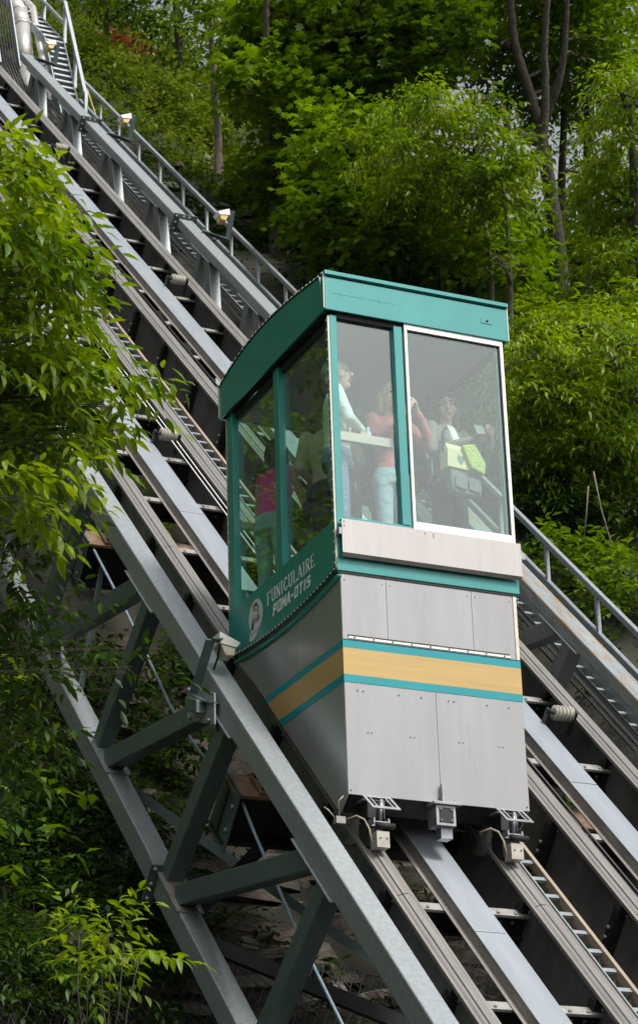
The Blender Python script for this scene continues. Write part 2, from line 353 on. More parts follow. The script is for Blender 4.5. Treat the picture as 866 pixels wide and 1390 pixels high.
# support beams carrying the girders, with bolted bearing pads
for s_, lab in ((4.15, 'rusty support beam under the girders, upper one, left of the long diagonals'), (-.65, 'rusty topped support beam under the girders, lower one behind the near diagonal')):
    f = track_thing('support_beam', -.25, s_, -3.1, lab, 'steel beam', 'beams under the girders')
    b = MB(); b.box((-.14, s_-.16, -3.165), (3.6, s_+.16, -3.14), 0); b.box((-.14, s_-.012, -3.55), (3.6, s_+.012, -3.1655), 1); b.box((-.14, s_-.16, -3.575), (3.6, s_+.16, -3.5505), 1)
    f.put(b, 'beam', ['rust', 'dark'])
    for xg in (.23, 1.29, 2.10, 3.16):
        b = MB(); b.box((xg-.17, s_-.14, -3.139), (xg+.17, s_+.14, -3.106)); p = f.put(b, 'bearing_pad', 'rust', bevel=.004)
        for i in (-1, 1):
            for j in (-1, 1):
                b = MB(); b.cyl((xg+.135*i, s_+.1*j, -3.106), (xg+.135*i, s_+.1*j, -3.075), .02, 6); f.put(b, 'bolt', 'dark', parent=p)
    b = MB(); b.box((-.13, s_-.2, -3.62), (-.112, s_+.2, -3.10)); e = f.put(b, 'end_plate', 'galv_green', bevel=.003)
    for q in (-3.25, -3.45):
        b = MB(); b.cyl((-.15, s_-.15, q), (-.13, s_-.15, q), .02, 6); f.put(b, 'bolt', 'galv', parent=e)
# the blue conduit hanging behind the left truss
hp = [(-.04, 5.2, -3.1), (-.04, 4.12, -3.19), (-.04, 2.75, -3.25), (-.04, 1.15, -3.38), (-.04, .31, -3.36), (-.04, -.12, -3.27), (-.04, -.45, -3.20), (-.05, -.75, -3.22), (-.05, -1.11, -3.28), (-.05, -2.36, -3.44), (-.05, -4.6, -3.6)]
b = MB(); b.tube([T(*p) for p in hp], .013, 8); tag(b.build('conduit', 'cable_blue', None, T(*hp[0])), 'thin blue grey conduit hanging behind the left truss diagonals', 'conduit')

# ------------------------------------------------------------------ handrail along the right side
f = track_thing('handrail', 4.6, S0, -3.2, 'grey pipe handrail with two rails climbing the slope on the right', 'railing')
def rail_run(a, b_, nm):
    b = MB(); b.bar(a, b_, .056, .056, up=(0, 0, 1)); f.put(b, nm, 'galv', bevel=.006)
rail_run((4.6, S0, -2.545), (4.6, 23.6, -2.545), 'top_rail')
rail_run((4.6, S0, -2.865), (4.6, 23.6, -2.865), 'lower_rail')
po = None
ps = [2.95-1.21*k for k in range(0, 10)][::-1] + [4.16, 5.37, 6.6, 7.8, 9.0, 10.2, 11.4, 12.6, 13.8, 15.03, 16.23, 17.46, 18.73, 19.97, 21.2, 22.4]
for s_ in ps:                                            # posts stand plumb on the slope
    c = np.array([4.6, s_, -2.575]); up = np.array([0, SS, CS])
    if po is None:
        b = MB(); b.bar(c, c-up*.62, .042, .042, up=(1, 0, 0)); po = f.put(b, 'post', 'galv', bevel=.008); q0 = s_
    else: copy_to(po, (0, s_-q0, 0), f.root)

# ------------------------------------------------------------------ floodlights
def floodlight(px, s_, n_, arm, label, lensm, face):
    P = T(px, s_, n_); e = empty('floodlight', T(arm[0][0], arm[0][1], arm[0][2]), label, 'floodlight', 'floodlights along the track')
    fr = Fr(e, T(*arm[0])); x, y, z = P; q = face
    b = MB()
    for a, c in zip(arm[:-1], arm[1:]):
        b.bar(T(*a), T(*c), .016, .075, up=(1, 0, 0) if abs(c[0]-a[0]) < .05 else (0, 1, 0))
    fr.put(b, 'bracket', 'galv_green', bevel=.003)
    k = 1.0
    b = MB(); w = .08                                    # hood: pent box, lens below, aimed sideways (q = +1 towards +x)
    b.prism([(z+.085, x-q*.075), (z-.01, x-q*.085), (z-.03, x+q*.063), (z+.012, x+q*.098)][::int(q)], 1, y-w, y+w)
    h = fr.put(b, 'hood', 'white_metal', bevel=.004)
    b = MB(); b.prism([(z-.011, x-q*.07), (z-.10, x-q*.025), (z-.096, x+q*.045), (z-.031, x+q*.058)][::int(q)], 1, y-w*.9, y+w*.9)
    fr.put(b, 'lens', lensm, bevel=.008)
    a = arm[-1]; b = MB(); pp = [T(*a), T(a[0]+.02, a[1], a[2]-.15), T(a[0]+.03, a[1]+.05, a[2]-.33), T(arm[0][0]+.02, arm[0][1]-.1, arm[0][2]-.18)]
    b.tube(pp, .009, 6); fr.put(b, 'power_lead', 'cable_black')
    return e
for s_, lab in ((23.9, 'amber lensed floodlight at the top by the silver pipe'), (18.95, 'amber lensed floodlight on the handrail side, middle one of the right row'), (13.85, 'amber lensed floodlight nearest the car roof on the right')):
    floodlight(3.98, s_, -2.12, [(3.80, s_+.1, -2.40), (4.10, s_-.12, -2.40), (4.10, s_+.0, -2.03)], lab, 'lens', -1)
floodlight(-.285, -.17, -2.215, [(-.405, -.60, -2.50), (-.45, -.45, -2.56), (-.45, -.22, -2.62), (-.45, -.25, -2.14), (-.36, -.22, -2.15)], 'cream floodlight on a bent bracket on the left chord, beside the car', 'lens_cream', 1)

# ------------------------------------------------------------------ top left: pipe, stairs, cable racks above the end of the truss
def pip(u, v, x): # point on the plane x = const seen at photo pixel (u, v), measured once
    r = ray(u, v); return CAM + r*((x-CAM[0])/r[0])
pl = [(4.0, 33.5, -1.95), (4.0, 29, -2.0), (4.0, 27.0, -2.02), (4.0, 26.4, -2.1), (4.0, 26.0, -2.25), (4.0, 25.2, -2.75), (4.0, 24.2, -3.2), (4.0, 23.2, -3.6)]
e = empty('insulated_pipe', T(*pl[-1]), 'fat silver clad pipe with an elbow at top left', 'pipe'); fr = Fr(e, T(*pl[-1]))
W_ = [T(*p) for p in pl]
for i in range(len(W_)-1):
    b = MB(); b.tube([W_[i], W_[i+1]+(W_[i+1]-W_[i])*.02], .15, 20); fr.put(b, 'pipe_section', 'pipe')
    b = MB(); d = norm(W_[i+1]-W_[i]); b.tube([W_[i]-d*.03, W_[i]+d*.03], .158, 20); fr.put(b, 'pipe_band', 'pipe')
pl = [(4.22, 30, -1.93), (4.22, 26.4, -1.97), (4.22, 25.9, -2.2), (4.22, 24.6, -2.75), (4.22, 23.4, -3.3)]
e = empty('thin_pipe', T(*pl[-1]), 'thin silver pipe beside the fat one at top left', 'pipe'); fr = Fr(e, T(*pl[-1]))
b = MB(); b.tube([T(*p) for p in pl], .06, 12); fr.put(b, 'pipe_section', 'pipe')
# stairs: flight of treads between stringers, going up to the top left
A = T(4.3, 22.4, -3.2); B = T(4.3, 24.9, -2.22); C_ = T(4.3, 33, -2.05)
e = empty('metal_stairway', A, 'steep grey metal stairway with open treads at top left', 'stairs'); fr = Fr(e, A)
for dx in (-.17, .17):
    b = MB(); o_ = np.array([dx, 0, 0]); b.bar(A+o_, B+o_, .02, .13, up=(0, 0, 1)); b.bar(B+o_, C_+o_, .02, .13, up=(0, 0, 1)); fr.put(b, 'stringer', 'galv')
tr = None
for q in np.linspace(.03, .98, 16):
    c = A+(B-A)*q
    if tr is None:
        b = MB(); b.box(c+[-.158, -.09, -.015], c+[.158, .09, .015]); tr = fr.put(b, 'tread', 'galv'); c0 = c
    else: copy_to(tr, c-c0, e)
for q in np.linspace(.03, .98, 22):
    c = B+(C_-B)*q; copy_to(tr, c-c0, e)
for dx, nm in ((.20, 0),):
    o_ = np.array([dx, 0, 0]); U = np.array([0, 0, .85])
    b = MB(); b.bar(A+o_+U+[0, 0, -.1], B+o_+U, .055, .055, up=(0, 0, 1)); b.bar(B+o_+U, C_+o_+U, .055, .055, up=(0, 0, 1)); b.bar(B+o_+U*.5, C_+o_+U*.5, .045, .045, up=(0, 0, 1)); fr.put(b, 'stair_rail', 'galv')
    for q in (A, A*.5+B*.5, B, B*.8+C_*.2, B*.6+C_*.4, B*.4+C_*.6):
        b = MB(); b.bar(q+o_+[0, 0, .02], q+o_+U, .05, .05, up=(1, 0, 0)); fr.put(b, 'stair_post', 'galv')
b = MB(); b.tube([T(4.7, 24.2, -2.5), T(4.72, 22.2, -3.1)], .012, 6); tag(b.build('rope', 'yellow_rope', None, T(4.7, 24.2, -2.5)), 'short pale yellow rope beside the metal stairway treads', 'rope')
# the two cable racks that bend at the very top left
for x, lab in ((3.50, 'galvanised cable rack bending at the top left corner')  ,):
    e = empty('cable_rack', T(x, 24, -2.6), lab, 'cable rack'); fr = Fr(e, T(x, 24, -2.6))
    for dx in (-.17, .17):
        b = MB(); P = [T(x+dx, 33, -1.7), T(x+dx, 26.2, -1.75), T(x+dx, 24.3, -2.68)]
        b.bar(P[0], P[1], .02, .12, up=(0, 0, 1)); b.bar(P[1], P[2], .02, .12, up=(0, 0, 1)); fr.put(b, 'side_rail', 'galv')
    ob = None
    for q in np.linspace(0, 1, 14):
        c = T(x, 26.3, -1.75)*(1-q)+T(x, 33, -1.7)*q
        b = MB(); b.box(c-[.16, .02, .012], c+[.16, .02, .012]); fr.put(b, 'rung', 'galv')
    for k in range(5):
        xx = x-.12+.05*k; b = MB(); b.tube([T(xx, 33, -1.66), T(xx, 26.2, -1.7), T(xx, 24.3, -2.6), T(xx, 23.0, -2.85)], .014, 6); fr.put(b, 'rack_cable', 'cable_black')
# ================================================================== THE CAR (world axes: x width, y depth, z up)
WX = 1.5
_cr = empty('funicular_car', (0.75, 1.0, -3.34), 'green and silver funicular car with glass cabin, carrying passengers down the left track', 'funicular car')
car = Fr(_cr, (0.75, 1.0, -3.34))
def ye(z): return .148+(z+3.335)/.975                     # rear edge of the lower body follows the slope
def arc(p, k=24):                                         # smooth curve through points (y, z)
    p = np.array(p); t = np.linspace(p[0][0], p[-1][0], k); c = np.polyfit(p[:, 0], p[:, 1], 2 if len(p) < 5 else 3); return [(float(a), float(np.polyval(c, a))) for a in t]
ROOF = arc([(-.037, .838), (.447, .899), (1.065, .948), (1.607, .904), (2.011, .815), (2.055, .80)])
BOT = arc([(0, -1.548), (.448, -1.60), (.987, -1.642), (1.454, -1.622), (2.02, -1.572)])
# lower body
for x0, x1, nm in ((.029, .041, 0), (1.459, 1.471, 1)):
    b = MB(); b.prism([(.0105, -1.56), (.0105, -3.236), (.148, -3.335), (ye(-1.60), -1.60), (1.9, -1.56)], 0, x0, x1)
    sp = car.put(b, 'side_panel', 'alu_side', bevel=.002)
    xs = (x0-.0025, x0-.0003) if nm == 0 else (x1+.0003, x1+.0025)
    for z0, z1, m in ((-2.0927, -2.1503, 'teal_stripe'), (-2.1507, -2.3505, 'ochre'), (-2.3509, -2.4092, 'teal_stripe')):
        b = MB(); b.prism([(.0, z0), (.0, z1), (ye(z1)-.003, z1), (ye(z0)-.003, z0)], 0, *xs); car.put(b, 'stripe', m, parent=sp)
fx = [.029, 1.471]
def dot(b, x, z, r=.006, y=-.0005, mi=0): b.cyl((x, y, z), (x, y-.004, z), r, 7, mi)
for row, (z0, z1, cuts) in enumerate(((-2.086, -1.585, [.029, .392, 1.092, 1.4405]), (-3.235, -2.4115, [.029, .756, 1.471]))):
    for a, c in zip(cuts[:-1], cuts[1:]):
        b = MB(); b.box((a+.0011, .0, z0), (c-.0011, .010, z1)); p = car.put(b, 'front_panel', 'alu', bevel=.0015)
        b = MB()
        if row == 0:
            for q in (a+.03, c-.03): dot(b, q, z1-.045, .004)
        else:
            for q in (a+.10, a+.145, c-.30, c-.12): dot(b, q, z1-.055, .0055); 
            for q in (a+.17, a+.20, c-.22, c-.19): dot(b, q, z1-.36, .0045)
            dot(b, a+.02, z0+.03); dot(b, c-.02, z0+.03)
        car.put(b, 'rivet', 'rust_bolt', parent=p, kind='stuff')
b = MB(); b.box((1.4425, -.003, -2.086), (1.4715, .010, -1.585)); car.put(b, 'corner_trim', 'trim_cream', bevel=.002)
# stripes round the front
for z0, z1, m in ((-2.1503, -2.0927, 'teal_stripe'), (-2.3505, -2.1507, 'ochre'), (-2.4092, -2.3509, 'teal_stripe')):
    b = MB(); b.box((.0272, -.002, z0), (1.4728, .0102, z1)); car.put(b, 'front_stripe', m)
b = MB(); b.box((.075, -.006, -2.078), (1.39, .0, -2.058), 0); b.box((.07, -.010, -2.0575), (1.385, .0, -2.0515), 1)
for q in np.linspace(.12, 1.34, 9): b.cyl((q, -.006, -2.068), (q, -.011, -2.068), .006, 7, 2)
car.put(b, 'hinge_strip', ['frame_white', 'dark', 'rust_bolt'])
b = MB(); b.prism([(.02, -3.225), (.15, -3.325), (ye(-1.7), -1.7), (.02, -1.7)], 0, .06, 1.44); car.put(b, 'underframe', 'dark')
# floor pan with curved belly
b = MB(); b.prism([(.012, -1.44)] + [(y, z+.03) for (y, z) in BOT] + [(1.99, -1.44)], 0, .05, 1.45); car.put(b, 'floor', 'floor_in')
b = MB(); b.prism([(.02, -1.56)] + [(y*.985+.01, z-.02) for (y, z) in BOT] + [(2.0, -1.56)], 0, .034, 1.466); car.put(b, 'belly', 'rubber')
for x in (.022, 1.478):
    b = MB(); b.tube([(x, y, z-.052) for (y, z) in BOT if y < 1.95], .019, 8); car.put(b, 'floor_rim', 'green_paint')
# skirt with lettering
for x0, x1, side in ((0., .03, 0), (1.47, 1.5, 1)):
    b = MB(); b.prism([(.012, -1.165)] + [(max(y, .012), z) for (y, z) in BOT] + [(2.02, -1.205)], 0, x0, x1); sk = car.put(b, 'skirt_panel', 'green_paint', bevel=.002)
    xo = x0-.006 if side == 0 else x1+.001
    b = MB(); L_ = [(y, z) for (y, z) in BOT]
    b.prism([(y, z+.010) for (y, z) in L_]+[(y, z-.006) for (y, z) in L_[::-1]], 0, xo, xo+.005)
    car.put(b, 'edge_trim', 'rubber', parent=sk)
    b = MB()
    for q in np.linspace(.03, 1.98, 34):
        z = float(np.interp(q, [l[0] for l in L_], [l[1] for l in L_])); b.box((xo-.003, q-.013, z-.003), (xo+.0045, q+.013, z+.0085))
    car.put(b, 'trim_stud', 'trim_cream', parent=sk, kind='stuff')
    if side == 0: skL = sk
# lettering: strokes in a unit box, laid on the skirt as thin raised print
def strokes(ch, serif):
    A, B = (.15, .055) if serif else (.21, .19)
    def l(*p, w=A): return (p, w)
    S = lambda x, y: ((x-.16, y, x+.16, y), B) if serif else None
    D = {'F': [l(.2, 0, .2, 1), l(.2, .96, .82, .96, w=B), l(.2, .52, .66, .52, w=B), l(.82, 1, .82, .78, w=B), S(.2, .02)],
         'U': [l(.18, 1, .18, .3, .26, .09, .5, .03, .72, .09, .8, .3, .8, 1, w=A*.8), S(.18, .97), S(.8, .97)],
         'N': [l(.16, 0, .16, 1, w=B*1.4), l(.16, 1, .84, 0), l(.84, 0, .84, 1, w=B*1.4), S(.16, .02), S(.84, .97)],
         'I': [l(.5, 0, .5, 1), S(.5, .02), S(.5, .97)],
         'C': [l(.84, .80, .7, .95, .5, .98, .3, .9, .17, .68, .15, .5, .17, .3, .3, .1, .5, .02, .7, .05, .86, .22, w=A*.75)],
         'L': [l(.25, 0, .25, 1), l(.25, .04, .85, .04, w=B), l(.85, 0, .85, .25, w=B), S(.25, .97)],
         'A': [l(.08, 0, .5, 1, w=B*1.4 if serif else A), l(.5, 1, .92, 0), l(.22, .33, .76, .33, w=B), S(.08, .02), S(.92, .02)],
         'R': [l(.2, 0, .2, 1), l(.2, .96, .58, .96, .76, .86, .78, .74, .72, .6, .55, .52, .2, .52, w=B*1.6 if serif else B), l(.48, .5, .9, 0), S(.2, .02)],
         'E': [l(.2, 0, .2, 1), l(.2, .96, .82, .96, w=B), l(.2, .5, .66, .5, w=B), l(.2, .04, .84, .04, w=B), S(.2, .02) if 0 else None, l(.84, 0, .84, .2, w=B) if serif else None],
         'P': [l(.2, 0, .2, 1), l(.2, .9, .8, .9, .8, .45, .2, .45, w=B)],
         'O': [l(.2, .1, .2, .9, .82, .9, .82, .1, .2, .1, w=A*.95)],
         'M': [l(.12, 0, .16, 1), l(.16, .95, .5, .3, w=A*.9), l(.5, .3, .84, .95, w=A*.9), l(.84, 1, .88, 0)],
         '-': [l(.15, .48, .8, .48, w=B)], 'T': [l(.5, 0, .5, 1), l(.06, .9, .94, .9, w=B)],
         'S': [l(.84, .9, .22, .9, .22, .52, .80, .52, .80, .1, .14, .1, w=B)]}
    return [q for q in D[ch] if q]
def write(txt, y0, y1, zb0, zb1, h0, h1, serif, shear, parent, x, wf=1.):
    n = len(txt); k = 0
    wid = [.62 if c == 'I' else .7 if c == '-' else 1. for c in txt]; tot = sum(wid); acc = 0
    for c, w_ in zip(txt, wid):
        b = MB(); u0 = acc/tot; u1 = (acc+w_)/tot; acc += w_; lay = 0
        for poly, sw in strokes(c, serif):
            p = np.array(poly).reshape(-1, 2)
            for i in range(len(p)-1):
                a, e = p[i], p[i+1]; d = norm(e-a); nn_ = np.array([-d[1], d[0]])
                ext = sw*.32 if len(p) > 2 else 0
                q = [a-d*ext+nn_*sw/2, a-d*ext-nn_*sw/2, e+d*ext-nn_*sw/2, e+d*ext+nn_*sw/2]
                P = []
                for (cx_, cy_) in q:
                    cx_ = .5+(cx_-.5)*.90 if not c == 'I' else .5+(cx_-.5)*.9/.62
                    t_ = u0+(u1-u0)*cx_; h = h0+(h1-h0)*t_
                    P.append((y0+(y1-y0)*t_ - shear*cy_*h, zb0+(zb1-zb0)*t_+cy_*h))
                lay += 1; b.prism(P, 0, x-.0015-.0002*lay, x)
        car.put(b, 'letter', 'lettering', parent=parent)
write('FUNICULAIRE', 1.262, .362, -1.405, -1.397, .104, .104, True, 0, skL, -.0006)
write('POMA-OTIS', 1.165, .455, -1.525, -1.522, .094, .086, False, .22, skL, -.0006)
# emblem: pale oval with a hatted bust and a scroll under it
def sheet(poly, x, d, m, nm, parent): b = MB(); b.prism(poly, 0, x-d, x); return car.put(b, nm, m, parent=parent)
ec = (1.478, -1.405); el = [(ec[0]-.135*cos(a), ec[1]+.132*sin(a)) for a in np.linspace(0, 2*pi, 40, endpoint=False)]
em = sheet(el, -.0006, .0016, 'logo_pale', 'emblem', skL)
sheet([(ec[0]+.045-.085*cos(a)*(1.1 if sin(a) < 0 else 1), ec[1]-.128+.052*sin(a)+.02*cos(a)) for a in np.linspace(0, 2*pi, 24, endpoint=False)], -.0007, .0019, 'logo_pale', 'scroll', em)
def P_(*q): return [(ec[0]-a, ec[1]+c) for a, c in q]     # a to the right of the emblem, c up
sheet(P_((-.085, -.09), (-.075, -.02), (-.045, .0), (-.03, -.02), (.02, -.015), (.05, .005), (.075, -.01), (.08, -.05), (.03, -.06), (-.02, -.05), (-.045, -.1)), -.0023, .0008, 'logo_mid', 'print', em)
sheet(P_((-.088, -.095), (-.08, -.04), (-.06, -.03), (-.045, -.06), (-.05, -.105)), -.0032, .0006, 'logo_dark', 'print', em)
sheet(P_((-.045, .045), (-.04, .085), (-.015, .105), (.03, .10), (.052, .07), (.06, .02), (.045, .0), (.042, .055), (.02, .078), (-.015, .078), (-.03, .05)), -.0023, .0008, 'logo_dark', 'print', em)
sheet(P_((-.015, .05), (.005, .062), (.028, .05), (.03, .03), (.005, .036), (-.012, .03)), -.0023, .0007, 'logo_mid', 'print', em)
sheet(P_((-.04, .02), (-.028, .035), (-.026, -.01), (-.036, -.012)), -.0023, .0007, 'logo_mid', 'print', em)
for k in range(7): 
    a = -.105+.021*k; sheet(P_((a-.0, -.125+.006*k*.3), (a+.012, -.122+.006*k*.4), (a+.011, -.140+.006*k*.4), (a-.001, -.143+.006*k*.3)), -.0029, .0005, 'logo_mid', 'print', em)
# front: beam, sill, posts, plate, door frame
b = MB(); b.box((.0, -.012, -1.566), (1.5, .03, -1.462)); car.put(b, 'front_beam', 'teal_paint', bevel=.004)
b = MB(); b.box((.004, -.006, -1.584), (1.496, .03, -1.5675)); car.put(b, 'gasket', 'rubber')
b = MB(); b.box((.0705, -.004, -1.4615), (1.486, .03, -1.135)); car.put(b, 'sill', 'teal_paint', bevel=.003)
b = MB(); b.box((.010, -.006, -1.4615), (.070, .06, .51)); car.put(b, 'corner_post', 'teal_paint', bevel=.004)
b = MB(); b.box((1.4895, -.0, -1.4615), (1.5, .06, .51)); b.box((1.44, .012, -1.4615), (1.489, .06, .51)); car.put(b, 'corner_post', 'teal_paint', bevel=.003)
b = MB(); b.box((.549, -.010, -1.1345), (.619, .06, .51)); car.put(b, 'mullion', 'teal_paint', bevel=.004)
b = MB(); b.box((.0705, .0, .495), (1.4885, .06, .5335)); car.put(b, 'header', 'rubber')
b = MB(); b.box((.022, -.067, -1.443), (1.503, -.063, -1.180), 0); b.box((.022, -.0625, -1.180-.004), (1.503, -.02, -1.180), 0)
b.prism([(-1.4435, -.067), (-1.4435, -.063), (-1.475, -.035), (-1.478, -.039)], 1, 0, 0) if 0 else None
b.add([(.022, -.067, -1.4435), (1.503, -.067, -1.4435), (1.503, -.045, -1.468), (.022, -.045, -1.468), (.022, -.063, -1.4435), (1.503, -.063, -1.4435), (1.503, -.041, -1.466), (.022, -.041, -1.466)],
      [(0, 1, 2, 3), (7, 6, 5, 4), (0, 4, 5, 1), (3, 2, 6, 7), (0, 3, 7, 4), (1, 5, 6, 2)], 1)
for q, z in ((.04, -1.20), (.04, -1.235), (.77, -1.205), (.77, -1.225), (.70, -1.205)): b.cyl((q, -.0675, z), (q, -.071, z), .0045, 7, 2)
bp = car.put(b, 'cover_plate', ['alu_warm', 'cover_side', 'rust_bolt'])
for q in (-.01, 1.49):
    b = MB(); b.box((q+.012, -.062, -1.30), (q+.05, -.007, -1.25)); car.put(b, 'plate_bracket', 'galv', parent=bp)
fz0, fz1 = -1.172, .553
b = MB(); b.box((.632, -.022, .487), (1.4885, .012, .553)); fr_ = car.put(b, 'door_frame', 'frame_white', bevel=.003)
b = MB(); b.box((.632, -.0225, -1.1715), (.657, .012, .4865)); car.put(b, 'frame_stile', 'frame_white', bevel=.003, parent=fr_)
b = MB(); b.box((1.460, -.0225, -1.1715), (1.4885, .012, .4865)); car.put(b, 'frame_stile', 'frame_white', bevel=.003, parent=fr_)
b = MB(); b.box((.6575, -.022, -1.1715), (1.4595, .012, -1.100)); car.put(b, 'frame_rail', 'frame_white', bevel=.003, parent=fr_)
b = MB(); b.box((.6575, -.010, .478), (1.4595, .006, .4865)); b.box((1.452, -.010, -1.0995), (1.4595, .006, .4775)); car.put(b, 'seal', 'rubber', parent=fr_)
# seams with studs at the corner
b = MB(); b.box((-.004, -.002, -1.545), (.0095, .011, .50)); car.put(b, 'corner_trim', 'trim_cream')
b = MB()
for z in np.arange(-1.5, .5, .082): b.box((-.008, .012, z-.007), (.004, .03, z+.007))
car.put(b, 'trim_stud', 'trim_cream', kind='stuff')
b = MB(); b.box((.004, 2.008, -1.56), (.014, 2.022, .5)); car.put(b, 'corner_trim', 'trim_cream')
b = MB()
for z in np.arange(-1.5, .5, .082): b.box((.0, 1.99, z-.006), (.0135, 2.007, z+.006))
car.put(b, 'trim_stud', 'trim_cream', kind='stuff')
# fascia and roof
b = MB(); b.box((-.036, -.037, .535), (1.537, -.02, .822)); fa = car.put(b, 'front_fascia', 'teal_paint', bevel=.003)
b = MB(); b.box((1.30, -.041, .655), (1.40, -.0372, .70), 0); b.cyl((1.352, -.0415, .678), (1.352, -.045, .678), .010, 8, 1); car.put(b, 'lamp_plate', ['teal_paint', 'rubber'], parent=fa)
b = MB()
for q in (.10, .27, .42): b.box((q, -.0385, .655), (q+.006, -.0372, .70))
b.box((.02, -.0383, .676), (.55, -.0373, .679)); car.put(b, 'weld_mark', 'green_paint', parent=fa)
b = MB(); b.box((-.04, -.056, .826), (1.541, -.0205, .858)); b.box((-.034, -.030, .8225), (1.535, -.0205, .8258), 1); car.put(b, 'roof_lip', ['teal_paint', 'rubber'], bevel=.004)
for x0, x1, s_ in ((-.037, -.021, -1), (1.522, 1.538, 1)):
    b = MB(); b.prism([(y, z-.001) for (y, z) in ROOF if y > -.019]+[(2.055, .508), (-.0195, .535)], 0, x0, x1); sf = car.put(b, 'side_fascia', 'green_paint', bevel=.002)
    xo = x0-.006 if s_ < 0 else x1+.001
    Rz = [q for q in ROOF if q[0] > -.03]
    b = MB(); b.prism([(y, z+.004) for (y, z) in Rz]+[(y, z-.014) for (y, z) in Rz[::-1]], 0, xo, xo+.005); car.put(b, 'edge_trim', 'rubber', parent=sf)
    b = MB()
    for q in np.linspace(0, 2.03, 30):
        z = float(np.interp(q, [l[0] for l in Rz], [l[1] for l in Rz])); b.box((xo-.003, q-.016, z-.006), (xo+.0045, q+.016, z+.006))
    car.put(b, 'trim_stud', 'trim_cream', parent=sf, kind='stuff')
    b = MB(); b.box((xo-.003, -.036, .545), (xo+.0045, -.022, .835)) ; car.put(b, 'corner_trim', 'trim_cream', parent=sf)
    b = MB(); b.box((xo-.003, 2.04, .515), (xo+.0045, 2.056, .79)); car.put(b, 'corner_trim', 'trim_cream', parent=sf)
b = MB(); b.box((-.036, 2.04, .508), (1.537, 2.055, .795)); car.put(b, 'rear_fascia', 'green_paint')
Rr = [q for q in ROOF if q[0] < 2.04]; b = MB(); b.prism([(y, z+.002) for (y, z) in Rr]+[(y, z-.03) for (y, z) in Rr[::-1]], 0, -.0205, 1.5215); car.put(b, 'roof', 'teal_paint')
b = MB(); b.box((.06, .06, .49), (1.44, 1.97, .53)); car.put(b, 'ceiling', 'interior')
b = MB(); b.box((-.02, -.019, .5345), (.06, 2.04, .54)); b.box((1.44, -.019, .5345), (1.52, 2.04, .54)); b.box((.0605, -.019, .5345), (1.4395, .055, .54)); car.put(b, 'soffit', 'rubber')
# side posts, sills, panes (both sides and rear)
for xa, xb, s_ in ((.004, .06, 0), (1.44, 1.496, 1)):
    if s_ == 0: b = MB(); b.box((xa, .012, -1.1635), (xb, .045, .5)); car.put(b, 'side_post', 'green_paint', bevel=.003)
    b = MB(); b.box((xa, .955, -1.1635-.02), (xb, 1.05, .5)); car.put(b, 'side_post', 'green_paint', bevel=.003)
    b = MB(); b.box((xa, 1.885, -1.1995), (xb, 2.007, .5)); car.put(b, 'side_post', 'green_paint', bevel=.003)
    xg = .050 if s_ == 0 else 1.444
    for y0, y1 in ((.046, .9545), (1.0505, 1.8845)):
        b = MB(); b.box((xg, y0, -1.20), (xg+.006, y1, .49)); car.put(b, 'side_window', 'glass_side')
    b = MB(); b.box((xa+.03, .05, .455), (xb, 1.88, .4895)); car.put(b, 'window_head', 'rubber')
b = MB(); b.box((.062, 1.97, -1.44), (1.438, 2.0, -1.0)); car.put(b, 'rear_panel', 'green_paint')
b = MB(); b.box((.72, 1.97, -.9995), (.79, 2.0, .49)); car.put(b, 'rear_post', 'green_paint')
for a, c in ((.062, .7195), (.7905, 1.438)):
    b = MB(); b.box((a, 1.983, -.9995), (c, 1.989, .489)); car.put(b, 'rear_window', 'glass_side')
b = MB(); b.box((.0705, .030, -1.1345), (.5485, .036, .4945)); car.put(b, 'front_window', 'glass_front')
b = MB(); b.box((.6575, -.004, -1.0995), (1.4515, .002, .4775)); car.put(b, 'front_window', 'glass_front', parent=fr_)
b = MB(); b.box((.064, .08, -.475), (.545, .115, -.405), 0); b.box((.064, .078, -.478), (.545, .118, -.4755), 1); car.put(b, 'leaning_rail', ['bar', 'tan'], bevel=.003)
b = MB(); b.box((.5, .08, -.47), (.545, .118, -.41)) if 0 else b.box((.05, 1.9, -.5), (1.44, 1.94, -.44)); car.put(b, 'leaning_rail', 'bar')
for x, y in ((1.35, 1.0), (.72, 1.05)):
    b = MB(); b.cyl((x, y, -1.43), (x, y, .49), .019, 10); car.put(b, 'grab_pole', 'teal_paint')
